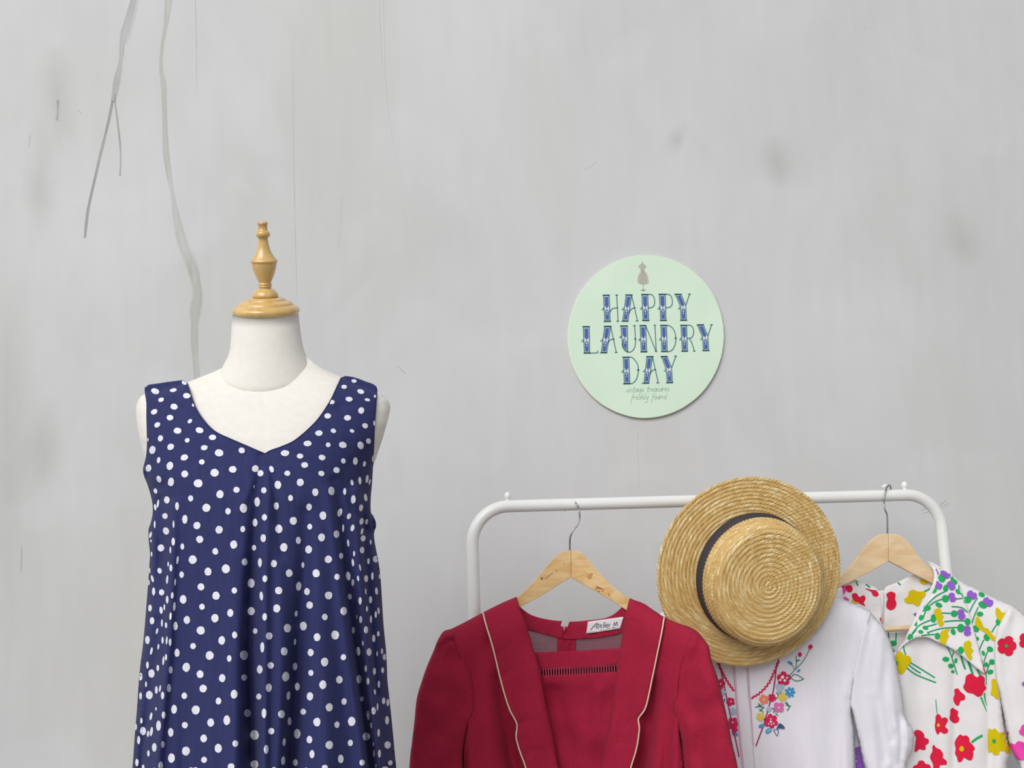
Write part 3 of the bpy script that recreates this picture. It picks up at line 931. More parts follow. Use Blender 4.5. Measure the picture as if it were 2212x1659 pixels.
DC = [(1310,160,138,128),(1605,106,125,112),(1972,93,110,115,20),(2055,168,100,105,10),(822,180,112,118,20),(402,266,75,120,-20),(598,310,100,142,8),(1041,332,142,132),(345,457,58,85,-15),(1951,388,20,55),(2110,446,90,100),(1397,510,120,132),(1665,438,102,102),(919,577,86,102),(530,602,92,118,-8),(385,665,35,135,8),(340,722,38,105,-8),(698,706,66,130),(2002,635,92,155),(1175,731,132,138),(1528,787,94,105),(1780,740,122,150),(501,864,92,96),(2120,887,85,108),(824,918,88,145),(333,1002,28,125),(640,1000,28,120),(1020,1018,115,120),(1967,970,82,130),(515,1107,100,125,-20),(1382,1088,122,128),(1768,1078,82,105),(264,1172,42,110,12),(2100,1225,90,130),(1066,1244,115,122),(635,1282,58,130),(783,1363,62,102),(434,1385,110,118),(1620,1330,115,135),(587,1418,28,115),(1320,1442,98,112,-10),(1950,1381,72,95),(272,1270,26,50),(282,1485,26,80)]
DD = [(458,168,98,88),(1012,172,105,88,15),(303,358,110,135,-5),(667,318,116,125),(1510,318,50,95,-10),(1640,290,50,122,-5),(1757,262,48,135,8),(1800,310,28,90,15),(913,477,104,128),(1177,455,102,145,-5),(1392,465,50,115),(1532,594,78,140,5),(1733,563,54,128,-8),(510,572,82,102),(278,700,86,122),(811,718,94,115),(1658,732,66,112,8),(1038,859,110,138),(1312,808,75,140,15),(1462,867,65,100,18),(556,944,118,130),(1668,950,68,115,12),(1747,960,52,95,8),(822,1038,80,98),(320,1075,120,142),(1367,1062,34,130),(1517,1060,62,112,12),(1257,1160,94,125),(1675,1115,40,105,12),(1015,1213,112,132),(638,1263,82,122),(1693,1228,80,102,5),(1448,1305,38,122,-5),(400,1375,122,140),(804,1410,112,132),(1675,1420,74,108),(1335,1513,70,102),(1545,1477,32,92),(1815,1290,30,80)]
DE = [(1027,68,135,140),(780,75,38,135,6),(628,140,28,80),(672,202,52,115),(1874,105,95,118),(2122,115,65,148),(488,248,72,98,-15),(1277,263,118,132),(1567,218,138,150),(847,312,76,108),(325,245,24,95),(370,378,42,115,-15),(612,390,36,145,4),(742,435,28,118,4),(1980,450,115,150),(314,440,26,90),(1161,510,112,118),(390,586,52,132),(521,600,88,100),(695,650,46,108),(1706,570,90,100),(1407,655,122,138),(612,720,44,130),(871,715,112,138),(2145,660,58,145,-5),(728,832,44,150,2),(332,856,62,115),(565,842,28,100),(512,892,54,120,-4),(1179,836,92,102),(1640,937,102,132),(1980,905,118,138),(666,988,38,125,4),(934,1050,105,130),(364,1063,76,118),(1388,1020,122,140),(526,1100,30,125),(593,1135,40,95),(747,1150,72,142),(1158,1220,134,140),(446,1232,34,100,12),(290,1376,78,138),(1711,1294,86,115),(2044,1230,78,92),(536,1380,38,115),(604,1383,30,135,4),(661,1412,46,125),(1501,1383,108,142),(468,1485,30,95,6),(1035,1475,92,105),(355,1555,40,125,12),(772,1585,82,135),(2160,1497,66,170)]
DF = [(238,132,100,122),(710,155,50,98),(1125,62,120,125),(1525,118,40,130,-5),(1643,195,30,115,-10),(1778,92,40,98),(1897,60,90,112),(92,378,82,112),(487,287,112,130),(927,290,122,132),(1267,348,90,102),(1450,335,78,148,-8),(1610,372,34,90,-8),(1742,375,66,115),(1843,335,42,130),(1965,340,36,80),(643,500,86,150,4),(1523,440,46,115),(316,570,118,125),(776,588,94,118),(1735,585,24,98,-4),(1910,580,48,118,-4),(1130,650,124,130),(1474,670,62,98,-6),(820,808,110,122),(1642,738,54,125),(1813,720,52,120),(285,862,116,136),(1755,870,36,92),(1943,900,38,112,-4),(1375,905,108,135),(90,1000,82,124),(602,950,52,102,6),(1898,962,40,112),(1069,1002,94,108),(1588,1000,18,70),(1650,1043,48,120),(1820,1038,38,125),(459,1183,118,145),(718,1148,114,145),(1535,1215,52,118),(1740,1210,68,122),(1940,1275,44,90),(162,1312,108,120),(943,1332,110,132),(1237,1295,130,148),(1865,1352,52,122),(583,1407,40,105,6),(1686,1430,30,90),(407,1562,112,136),(837,1580,98,122),(1612,1560,68,150,-4),(1790,1573,82,128),(2000,1560,34,100),(1920,1600,24,90)]
DG = [(1108,103,112,122),(1379,143,64,94),(1584,98,116,132),(503,128,32,90,2),(466,175,28,125,4),(247,235,38,98),(390,276,38,86),(568,302,54,106),(785,265,105,128),(975,362,95,108),(302,352,88,116),(150,395,54,110),(1281,416,88,114),(1586,407,84,90),(1800,295,80,118),(227,500,28,78),(370,580,40,105),(420,560,26,98,8),(543,553,56,118),(1017,560,102,108),(152,662,38,100),(272,650,95,118),(456,655,48,108),(757,660,78,92),(1447,638,98,122),(1229,733,78,98),(1787,670,74,86),(365,840,22,50,4),(615,847,80,126),(916,857,112,128),(295,945,36,108,10),(471,928,54,102),(1632,900,96,110),(1860,903,70,132),(163,1005,34,82),(82,1088,38,92),(400,1076,66,142),(764,1066,82,92),(1122,1031,96,118),(1345,998,94,138),(185,1147,84,115),(255,1186,34,88,4),(301,1155,40,130,8),(569,1165,74,122),(125,1275,44,118),(1025,1250,94,108),(1728,1203,118,140),(341,1373,64,120),(460,1333,48,100),(260,1457,36,88),(779,1425,112,125),(1226,1387,98,128),(1464,1322,84,92),(1890,1402,66,128),(102,1585,50,104),(578,1522,96,130),(1030,1547,82,88),(430,1625,66,110),(187,1650,36,80),(1728,1610,110,120),(1404,1640,96,90)]
DH = [(158,240,90,96),(905,192,105,122),(1165,127,76,86),(1735,125,54,90),(495,255,62,112),(1473,283,36,92),(1594,322,42,98),(1708,306,40,82),(367,393,98,136,8),(715,342,74,84),(1108,437,92,108),(1383,428,74,116),(1503,460,42,98),(1656,500,36,104),(132,548,84,120),(527,532,68,110),(881,508,100,122),(405,658,52,122,6),(702,668,92,118),(1600,605,28,80,-8),(1173,740,74,94),(1424,703,56,76),(1722,730,50,92),(1780,753,40,102),(970,820,100,118),(1637,812,24,105),(1584,868,62,108),(308,914,96,112),(608,880,78,84),(1508,930,42,135,-4),(420,1012,54,114),(798,1024,100,122),(1076,1060,72,92),(1279,1015,104,132),(1770,998,54,120),(1548,1070,30,90,-4),(166,1150,86,94),(525,1186,92,132),(1652,1172,36,110),(1482,1222,100,115),(695,1266,78,106),(345,1300,44,110,4),(970,1340,106,116),(1260,1312,74,92),(1776,1340,90,104),(1580,1330,18,60),(1587,1460,28,100),(1664,1460,40,115),(730,1468,72,112),(330,1558,56,120,4),(498,1583,68,96),(1128,1535,80,120),(1425,1585,76,84),(1815,1588,64,70),(1615,1630,20,55),(908,1650,84,70)]
dotm = fabric('white_dot', (226, 226, 236), var=0.06, scale=200, bump=0.2, stretch=(1, 1, 0.1), sheen=0)
pd = Print(BV[front.name], 0.0009)
S75, S64 = 7.541, 6.407
alld = []
for L, x0, y0, s in ((DA, 290, 800, S75), (DB, 560, 800, S75), (DC, 290, 1000, S75), (DD, 560, 1000, S75), (DE, 280, 1200, S75), (DF, 560, 1200, S75), (DG, 280, 1400, S64), (DH, 560, 1400, S64)):
    for d in L:
        alld.append((x0 + d[0] / s, y0 + d[1] / s, d[2] / s, d[3] / s, d[4] if len(d) > 4 else 0))
for yy in range(1672, 1890, 22):           # the skirt below the picture
    for xx in range(285, 870, 24):
        x = xx + random.uniform(-9, 9) + (yy // 22 % 2) * 12
        y = yy + random.uniform(-7, 7)
        r = random.uniform(12, 18)
        alld.append((x, y, r, r * 1.15, 0))
for d in alld: pd.dot(*d)
po = pd.build('polka_dots', dotm, front, kind='stuff')

# the same print goes on round the back
class BackPrint(Print):
    def __init__(s): s.v, s.f = [], []
    def mesh(s, v2, f):
        b = len(s.v)
        s.v += [Vector(q) for q in W(v2, navB(v2) + 0.0012)]
        s.f += [tuple(b + i for i in t[::-1]) for t in f]
bp_ = BackPrint()
for yy in range(850, 1890, 24):
    L = np.interp(yy, DT[:, 0], DT[:, 1]); R_ = np.interp(yy, DT[:, 0], DT[:, 2])
    n_ = int((R_ - L) / 23)
    for i in range(n_):
        u = (i + 0.25 + random.uniform(-0.3, 0.3) + (yy // 24 % 2) * 0.5) / n_
        a = math.pi * min(0.99, max(0.01, u))                                   # even spacing round the back
        x = (L + R_) / 2 - (R_ - L) / 2 * 0.985 * math.cos(a)
        y = yy + random.uniform(-8, 8)
        r = random.uniform(12, 18)
        w_ = max(3.0, r * math.sin(a) ** 0.9)
        pts = [(x + w_ / 2 * math.cos(t), y + r * 0.55 * math.sin(t)) for t in (0, 1.57, 3.14, 4.71)]
        if inpoly(pts, back_o).all(): bp_.dot(x, y, w_, r * 1.1)
bp_.build('polka_dots', dotm, bk, kind='stuff')

# ------------------------------------------------------------ white garment rack
YL, YR = 2.265, 2.405
def barY(x): return YL + (x - 1022.0) / (2040.0 - 1022.0) * (YR - YL)
white_steel = plain('white_powder_coat', (236, 236, 234), 0.35, 0.0, 0.5, 0.2)
pl, pr = W1(1030, 1101, barY(1030)), W1(2036, 1062, barY(2036))
zb = (pl.z + pr.z) / 2
A = W1(1021, 1190, YL); B = W1(2036, 1150, YR)
A.z = B.z = zb
A.y, B.y = YL, YR
rack = empty('garment_rack', Vector(((A.x + B.x) / 2, (YL + YR) / 2, 0)), 'white tubular steel garment rack with rounded top corners against the wall', 'clothes rack')
dx = (B - A).normalized()
RT, RC = 0.0125, 0.075
path = [A + Vector((0, 0, -zb + 0.04))]
path.append(A + Vector((0, 0, -RC - 0.3)))
for i in range(13):
    a = math.pi / 2 * i / 12
    path.append(A + dx * (RC - RC * math.cos(a)) + Vector((0, 0, -RC + RC * math.sin(a))))
for i in range(1, 8): path.append(A.lerp(B, i / 8))
for i in range(13):
    a = math.pi / 2 * (1 - i / 12)
    path.append(B - dx * (RC - RC * math.cos(a)) + Vector((0, 0, -RC + RC * math.sin(a))))
path.append(B + Vector((0, 0, -RC - 0.3)))
path.append(B + Vector((0, 0, -zb + 0.04)))
tube(path, RT, white_steel, 'frame', rack, 24)
perp = Vector((-dx.y, dx.x, 0))
for e in (A, B):
    f0 = Vector((e.x, e.y, 0.02))
    tube([f0 - perp * 0.2, f0 - perp * 0.1, f0, f0 + perp * 0.1, f0 + perp * 0.2], 0.0125, white_steel, 'foot', rack, 16)
tube([Vector((A.x, A.y, 0.13)), Vector((B.x, B.y, 0.13))], 0.008, white_steel, 'lower_rail', rack, 16)
def onbar(x):
    # point of the bar under the given column
    d = rays([(x, 1080)])[0]
    t = (A.y * dx.x - A.x * dx.y) / (d[1] * dx.x - d[0] * dx.y)
    return Vector((d[0] * t, d[1] * t, zb))
for x in (1097, 1957):
    c = onbar(x)
    Mx = Matrix.Translation(c)
    lathe([(0.0, 0.009), (0.0052, 0.009), (0.0046, 0.0135), (0.0048, 0.0148), (0.0062, 0.0165), (0.0070, 0.0195), (0.0071, 0.0215), (0.0064, 0.0248), (0.0046, 0.0276), (0.0022, 0.0290), (0.0002, 0.0293)], white_steel, 'peg', rack, Mx, 20)

# ------------------------------------------------------------ hangers
wire = plain('hook_wire', (150, 152, 156), 0.25, 1.0)
def hook(path, parent, r=0.0017):
    P = spline([tuple(p) for p in path], 8)
    return tube(P, r, wire, 'hook', parent, 10)

def hanger(label, apexpx, Yc, left, right, pine, hookpx, name='coat_hanger'):
    h = empty(name, W1(apexpx[0], apexpx[1], Yc(np.array([apexpx]))[0]), label, 'hanger', 'wooden hangers on the rack')
    slab('left_arm', left, lambda p: Yc(p) - 0.006, 0.012, pine, h, bevel=0.003, step=10)
    slab('right_arm', right, lambda p: Yc(p) - 0.006, 0.012, pine, h, bevel=0.003, step=10)
    hook([W1(x, y, Y) for x, y, Y in hookpx], h)
    return h
ZC = Z(870, 1020, 2.596)
def redC(p):
    p = np.asarray(p, float)
    u = p[:, 0] - 1235
    return 2.265 - 0.060 * (u / 250) ** 2 / (1 + 0.12 * (u / 250) ** 2) - 0.08 * np.clip(u / 265, 0, 1.4)
pine1 = wood('pine', (226, 192, 140), (212, 168, 108), (1.2, 3, 5), rough=0.5)
b1 = onbar(1240)
hanger('wooden hanger with brown knots holding the dark red dress', (1235, 1190), redC,
       spline(ZC([(943, 438), (915, 441), (885, 452), (840, 490), (780, 560), (700, 650), (620, 722), (520, 790), (440, 840)]), 4)[:-1] + spline(ZC([(425, 872), (440, 885), (540, 822), (660, 755), (780, 690), (880, 627), (943, 590)]), 4),
       spline(ZC([(944, 438), (970, 440), (1000, 452), (1040, 490), (1100, 560), (1180, 645), (1280, 715), (1390, 790), (1450, 830)]), 4)[:-1] + spline(ZC([(1465, 862), (1450, 878), (1360, 835), (1255, 775), (1160, 712), (1030, 640), (944, 590)]), 4),
       pine1, [(1231, 1196, 2.265), (1231, 1175, 2.265), (1232, 1160, 2.264), (1238, 1146, 2.264), (1247, 1134, 2.266), (1252, 1120, 2.270), (1251, 1104, b1.y - 0.0165), (1246, 1090, b1.y - 0.0140), (1239, 1082, b1.y - 0.006), (1231, 1079.5, b1.y + 0.003), (1225, 1083, b1.y + 0.011), (1222, 1092, b1.y + 0.016), (1221, 1104, b1.y + 0.017)])
kn = [Print([BV['left_arm'], BV['right_arm']], 0.0008) for _ in range(2)]
for x, y, a_, b_, r_, i in ((780, 596, 9, 14, 20, 0), (862, 552, 12, 7, -20, 1), (905, 512, 8, 5, -20, 1), (1046, 585, 26, 26, 0, 1), (1060, 572, 9, 6, 0, 0), (1100, 648, 34, 8, 20, 0), (1085, 655, 18, 12, 10, 1), (1120, 660, 14, 18, 0, 1), (1156, 686, 14, 16, 0, 1), (1098, 668, 12, 6, 30, 0), (820, 580, 60, 5, -38, 1)):
    c2 = ZC([(x, y)])[0]
    kn[i].dot(c2[0], c2[1], a_ / 2.596, b_ / 2.596, r_, 0.15)
arm0 = bpy.data.objects['left_arm']
kn[0].build('wood_knot', plain('knot_dark', (134, 84, 46), 0.6), arm0, kind='stuff')
kn[1].build('wood_knot', plain('knot_light', (196, 142, 84), 0.6), arm0, kind='stuff')
def floC(p):
    p = np.asarray(p, float)
    u = p[:, 0] - 1920
    return 2.362 - 0.03 * (u / 250) ** 2
pine2 = wood('pale_pine', (232, 206, 168), (220, 186, 142), (1.2, 3, 4), rough=0.55)
ZR = Z(1780, 1020, 5.12)
b2 = onbar(1916)
h2 = hanger('pale wooden hanger holding the flowered dress', (1919, 1153), floC,
       spline(ZR([(714, 680), (665, 682), (620, 692), (540, 740), (470, 810), (400, 900), (310, 1020), (190, 1140), (60, 1240), (0, 1290)]), 4)[:-1] + spline(ZR([(0, 1370), (60, 1345), (200, 1262), (450, 1132), (600, 1052), (714, 982)]), 4),
       spline(ZR([(716, 680), (760, 681), (805, 688), (870, 715), (950, 790), (1040, 920), (1120, 1010), (1210, 1080), (1340, 1180), (1420, 1250)]), 4)[:-1] + spline(ZR([(1400, 1320), (1340, 1310), (1225, 1242), (1000, 1130), (850, 1052), (716, 982)]), 4),
       pine2, [(1917, 1158, 2.362), (1917, 1135, 2.362), (1916, 1112, 2.363), (1912, 1102, 2.364), (1910, 1090, 2.366), (1910, 1076, b2.y - 0.0165), (1913, 1060, b2.y - 0.0145), (1917, 1051, b2.y - 0.005), (1921, 1048, b2.y + 0.004), (1924, 1052, b2.y + 0.013), (1924, 1066, b2.y + 0.017)])
tube([W1(1870, 1362, 2.356), W1(1920, 1359, 2.358), W1(1975, 1356, 2.358), W1(2010, 1354, 2.356)], 0.0055, pine2, 'trouser_bar', h2, 14)
glintw = plain('glint_white', (238, 238, 236), 0.5)  # highlight on the hook's top, put in as a white piece
tube([W1(1906, 1053, b2.y - 0.004), W1(1912, 1049.5, b2.y - 0.002), W1(1920, 1049, b2.y + 0.006)], [0.0025, 0.0038, 0.003], glintw, 'hook_glint', h2, 12)
def bloC(p):
    p = np.asarray(p, float)
    u = p[:, 0] - 1650
    return 2.325 - 0.012 * (u / 250) ** 2
b3 = onbar(1650)
hanger('wooden hanger behind the straw hat inside the white blouse', (1650, 1185), bloC,
       spline([(1649, 1185), (1620, 1195), (1590, 1225), (1550, 1262), (1490, 1300), (1460, 1318)], 4)[:-1] + spline([(1462, 1334), (1500, 1318), (1560, 1288), (1610, 1256), (1649, 1232)], 4),
       spline([(1650, 1185), (1680, 1195), (1710, 1222), (1750, 1258), (1800, 1295), (1840, 1312)], 4)[:-1] + spline([(1838, 1328), (1800, 1316), (1740, 1284), (1690, 1256), (1650, 1232)], 4),
       pine2, [(1650, 1190, 2.325), (1650, 1160, 2.325), (1650, 1130, 2.318), (1652, 1105, b3.y - 0.02), (1652, 1080, b3.y - 0.018), (1650, 1064, b3.y - 0.004), (1649, 1062, b3.y + 0.008), (1648, 1072, b3.y + 0.019), (1648, 1084, b3.y + 0.02)])

# ------------------------------------------------------------ dark red dress
red = empty('red_dress', W1(1235, 1300, 2.257), 'dark red dress with cream piped lapels on the left hanger', 'dress')
crim = fabric('crimson_weave', (163, 27, 58), var=0.10, scale=220, bump=0.4, sheen=0.03, stretch=(1, 1, 1))
piping = plain('cream_piping', (226, 200, 176), 0.8)
YB_ = 1900
sil_l = [(1116, 1288), (1043, 1323), (971, 1360), (945, 1385), (922, 1440), (900, 1510), (884, 1659), (866, YB_)]
sil_r = [(1360, 1292), (1435, 1333), (1492, 1355), (1525, 1385), (1538, 1430), (1573, 1560), (1594, 1659), (1640, YB_)]
def inflate(p, lines, R, D):
    d = np.full(len(p), 1e9)
    for l in lines: d = np.minimum(d, segdist(p, l)[0])
    return D * dome(d / R)
def roll(p, line, w, amt, y0, y1):
    """cloth turning away along a free edge, from y0 on"""
    p = np.asarray(p, float)
    d, _ = segdist(p, line)
    return amt * (1 - dome(d / w)) * np.clip((p[:, 1] - y0) / (y1 - y0), 0, 1)
sl = spline([(973, 1359), (958, 1364), (945, 1384), (937, 1405), (922, 1440), (910, 1475), (900, 1510), (895, 1560), (889, 1610), (884, 1659), (868, YB_)], 4)
sr = spline([(1491, 1355), (1505, 1363), (1513, 1371), (1524, 1385), (1532, 1400), (1538, 1430), (1550, 1462), (1562, 1510), (1573, 1560), (1583, 1610), (1594, 1659), (1640, YB_)], 4)
sil_l = [(1116, 1288), (1043, 1323)] + sl
sil_r = [(1360, 1291), (1435, 1332)] + sr
body_l = spline([(1116, 1289), (1085, 1302), (1043, 1323), (1000, 1346), (971, 1360)], 4)
arm_l = spline([(971, 1360), (984, 1390), (996, 1430), (1009, 1458), (1014, 1505), (1011, 1563), (1003, 1610), (1001, 1659), (996, YB_)], 4)
inner_l = spline([(1116, 1289), (1124, 1317), (1140, 1359), (1155, 1409), (1167, 1455), (1178, 1517), (1192, 1579), (1205, 1652), (1225, 1760), (1240, YB_)], 4)
pipe_l = spline([(1043, 1322), (1050, 1350), (1065, 1400), (1078, 1455), (1090, 1500), (1101, 1533), (1109, 1548), (1116, 1562), (1117, 1573), (1115, 1592), (1122, 1620), (1136, 1659), (1160, 1740), (1185, YB_)], 4)
RF = [
    ([(1074, 1470), (1086, 1530), (1096, 1580), (1104, 1630), (1114, 1670), (1150, YB_)], 17, -0.024, 0.35, 2.2),
    ([(1050, 1430), (1050, 1520), (1060, 1600), (1068, 1700)], 20, 0.006, 0.3, 1.0),
    ([(1058, 1385), (1052, 1400), (1062, 1440)], 12, -0.004, 1, 0.3),
    ([(1006, 1570), (1003, 1610), (1002, 1700)], 8, -0.014, 0.1, 1.2),
    # right
    ([(1412, 1480), (1402, 1540), (1396, 1600), (1386, 1659), (1360, 1800)], 14, -0.024, 0.35, 2.0),
    ([(1425, 1420), (1415, 1480), (1410, 1560)], 14, -0.004, 0.4, 0.6),
    ([(1432, 1480), (1425, 1560), (1418, 1700)], 15, 0.006, 0.2, 1.1),
    ([(1450, 1540), (1442, 1600), (1432, 1700)], 9, -0.007, 0.3, 1.1),
    ([(1461, 1555), (1458, 1600), (1455, 1700)], 8, 0.007, 0.2, 1.1),
    ([(1468, 1560), (1473, 1620), (1478, 1720)], 6, -0.012, 0.3, 1.1),
]
def redB(p, D=0.03, lift=0.0):
    p = np.asarray(p, float)
    y = redC(p) - inflate(p, [sil_l, sil_r], 65, D) + folds(p, RF) * 1.3 + wrinkle(p, 0.02, 0.007, 5.0, 1, 0.6) - lift
    return y
bl = body_l + arm_l[1:] + [(1180, YB_)] + [(x - 12, y) for x, y in inner_l[::-1]][:-4]
patch('left_bodice', bl, lambda p: redB(p), 6, crim, red)
lap_l = [(x, y) for x, y in body_l[:9]] + pipe_l + inner_l[::-1][:-1]
def lapY(p, pipe, inner, side):
    d, _ = segdist(p, inner)
    e, _ = segdist(p, pipe)
    y = redC(p) - inflate(p, [sil_l, sil_r], 65, 0.03) + wrinkle(p, 0.02, 0.007, 5.0, 1, 0.6) - 0.008 - 0.003 * dome(e / 10)
    y += 0.005 * np.exp(-(d / 6) ** 2)            # rolled inner edge
    return np.minimum(y, redC(p) - 0.012)
patch('left_lapel', lap_l, lambda p: lapY(p, pipe_l, inner_l, -1) + folds(p, [([(1075, 1335), (1100, 1370), (1125, 1420)], 12, -0.002, 1, .2), ([(1068, 1420), (1085, 1405), (1110, 1395)], 7, -0.0025, 1, 0), ([(1082, 1460), (1100, 1450), (1125, 1445)], 7, -0.0025, 1, 0), ([(1112, 1570), (1140, 1555), (1165, 1560)], 9, -0.004, 1, 0.2), ([(1125, 1640), (1150, 1620), (1190, 1625)], 9, -0.003, 1, 0.2)]), 5, crim, red)
lp = np.array(pipe_l)
tube(W(lp, lapY(lp, pipe_l, inner_l, -1) - 0.0015), 0.0016, piping, 'left_piping', red, 8)
# right half
body_r = spline([(1360, 1292), (1390, 1304), (1415, 1320), (1435, 1333), (1460, 1344), (1492, 1355)], 4)
arm_r = spline([(1492, 1355), (1501, 1369), (1492, 1390), (1478, 1417), (1467, 1458), (1463, 1500), (1464, 1554), (1470, 1600), (1476, 1659), (1486, YB_)], 4)
inner_r = spline([(1360, 1292), (1353, 1320), (1348, 1347), (1342, 1386), (1334, 1432), (1325, 1501), (1313, 1575), (1296, 1656), (1275, 1760), (1250, YB_)], 4)
pipe_r = spline([(1435, 1332), (1430, 1363), (1419, 1417), (1407, 1475), (1398, 1517), (1392, 1534), (1384, 1545), (1379, 1553), (1380, 1563), (1381, 1577), (1375, 1617), (1363, 1657), (1340, 1740), (1310, YB_)], 4)
br = body_r + arm_r[1:] + [(1310, YB_)] + [(x + 12, y) for x, y in inner_r[::-1]][:-4]
patch('right_bodice', br, lambda p: redB(p), 6, crim, red)
lap_r = body_r[:13] + pipe_r + inner_r[::-1][:-1]
patch('right_lapel', lap_r, lambda p: lapY(p, pipe_r, inner_r, 1) + folds(p, [([(1372, 1350), (1362, 1430), (1350, 1520), (1340, 1600)], 14, -0.004, 0.6, 1), ([(1395, 1340), (1388, 1430), (1375, 1520)], 12, 0.002, 1, 1), ([(1382, 1552), (1360, 1565), (1340, 1570)], 9, -0.004, 1, 0.2), ([(1345, 1640), (1365, 1600), (1372, 1580)], 8, -0.003, .3, 1)]), 5, crim, red)
rp = np.array(pipe_r)
tube(W(rp, lapY(rp, pipe_r, inner_r, 1) - 0.0015), 0.0016, piping, 'right_piping', red, 8)
# sleeves
sl = spline([(973, 1359), (958, 1364), (945, 1384), (937, 1405), (922, 1440), (910, 1475), (900, 1510), (895, 1560), (889, 1610), (884, 1659), (868, YB_)], 4)
sl2 = spline([(1000, YB_), (1002, 1659), (1004, 1610), (1012, 1563), (1018, 1530), (1017, 1490), (1011, 1458), (998, 1428), (988, 1390), (980, 1372)], 4)
SF = [([(983, 1380), (968, 1384), (952, 1398), (941, 1412)], 5, -0.006, 1, 0.5), ([(980, 1373), (965, 1376), (948, 1388)], 6, 0.004, 1, 0.6), ([(946, 1415), (955, 1500), (950, 1600), (945, 1800)], 16, 0.004, 0.3, 1),
      ([(975, 1420), (985, 1500), (980, 1600)], 14, -0.003, .5, .8), ([(910, 1500), (930, 1600), (930, 1800)], 12, -0.003, 0.3, 1), ([(950, 1410), (942, 1440), (940, 1480)], 6, -0.003, 1, 0)]
sl2 = lap(sl2, 6, 1560)
patch('left_sleeve', sl + sl2, lambda p: redC(p) - 0.0015 - inflate(p, [sil_l], 65, 0.030) + roll(p, sl2, 22, 0.022, 1550, 1640) + 0.0015 * np.exp(-(segdist(p, sl2)[0] / 3.5) ** 2) + folds(p, SF) + wrinkle(p, 0.018, 0.012, 8.0) * np.clip(segdist(p, sl2)[0] / 25, 0, 1), 5, crim, red)
sr = spline([(1491, 1355), (1505, 1363), (1513, 1371), (1524, 1385), (1532, 1400), (1538, 1430), (1550, 1462), (1562, 1510), (1573, 1560), (1583, 1610), (1594, 1659), (1640, YB_)], 4)
sr2 = spline([(1490, YB_), (1474, 1659), (1470, 1600), (1462, 1556), (1459, 1500), (1463, 1458), (1475, 1417), (1490, 1388), (1499, 1369)], 4)
SR = [([(1504, 1366), (1512, 1380), (1520, 1392)], 4, -0.008, 1, 0.3), ([(1503, 1375), (1490, 1410), (1478, 1450)], 7, 0.004, 1, 0.4), ([(1515, 1390), (1500, 1430), (1490, 1470)], 9, -0.004, 1, 0.1),
      ([(1535, 1470), (1545, 1540), (1555, 1640)], 18, 0.004, 0.4, 1), ([(1500, 1520), (1512, 1580), (1520, 1659)], 12, -0.004, 0.5, 1), ([(1485, 1560), (1494, 1620), (1500, 1700)], 9, 0.004, .6, 1)]
sr2 = lap(sr2, -6, 1560)
patch('right_sleeve', sr + sr2, lambda p: redC(p) - 0.0015 - inflate(p, [sil_r], 65, 0.030) + roll(p, sr2, 20, 0.022, 1550, 1640) + 0.0015 * np.exp(-(segdist(p, sr2)[0] / 3.5) ** 2) + folds(p, SR) + wrinkle(p, 0.02, 0.009, 11.0) * np.clip(segdist(p, sr2)[0] / 25, 0, 1), 5, crim, red)
# insert between the lapels
def insY(p):
    p = np.asarray(p, float)
    return redC(p) - 0.016 - 0.003 * np.sin((p[:, 0] - 1245) / 60) + wrinkle(p, 0.022, 0.014, 21.0, 1, 0.7) * np.interp(p[:, 1], [1450, 1490], [0.15, 1]) + folds(p, [([(1290, 1470), (1270, 1500), (1255, 1530)], 10, -0.004, 1, 0.2), ([(1310, 1480), (1300, 1560), (1290, 1650)], 12, -0.005, 0.5, 1), ([(1190, 1490), (1215, 1560), (1225, 1640)], 14, -0.005, 1, 0.6), ([(1180, 1470), (1200, 1480), (1230, 1475)], 8, 0.003, 1, 0)])
patch('insert_band', [(1140, 1410), (1200, 1408), (1260, 1405), (1352, 1399), (1350, 1436), (1260, 1443), (1200, 1446), (1140, 1447)], insY, 5, crim, red)
patch('insert', [(1150, 1459), (1200, 1458), (1260, 1455), (1346, 1450), (1336, 1530), (1318, 1660), (1290, YB_), (1220, YB_), (1200, 1660), (1175, 1550)], insY, 5, crim, red)
lad = bpy.data.meshes.new('x')
bars_v, bars_f = [], []
for i in range(32):
    x = 1156 + i * 5.7
    yt, yb = 1446 - (x - 1150) * 0.053, 1459.5 - (x - 1150) * 0.05
    P0 = W1(x, yt - 1, insY([(x, yt)])[0] + 0.0005); P1 = W1(x + 0.6, yb + 1, insY([(x, yb)])[0] + 0.0005)
    for kx in (-1, 1):
        for P in (P0, P1):
            for ky in (-1, 1): bars_v.append(P + Vector((kx * 0.0010, ky * 0.0006, 0)))
    b0 = len(bars_v) - 8
    bars_f += [(b0, b0 + 2, b0 + 6, b0 + 4), (b0 + 1, b0 + 5, b0 + 7, b0 + 3), (b0, b0 + 1, b0 + 3, b0 + 2), (b0 + 4, b0 + 6, b0 + 7, b0 + 5)]
lace = fabric('dusky_lace', (168, 74, 96), var=0.05, scale=100, bump=0)
o = obj('ladder_lace', bars_v, bars_f, lace, red, smooth=False, kind='stuff'); o['label'] = 'openwork ladder stitch band'
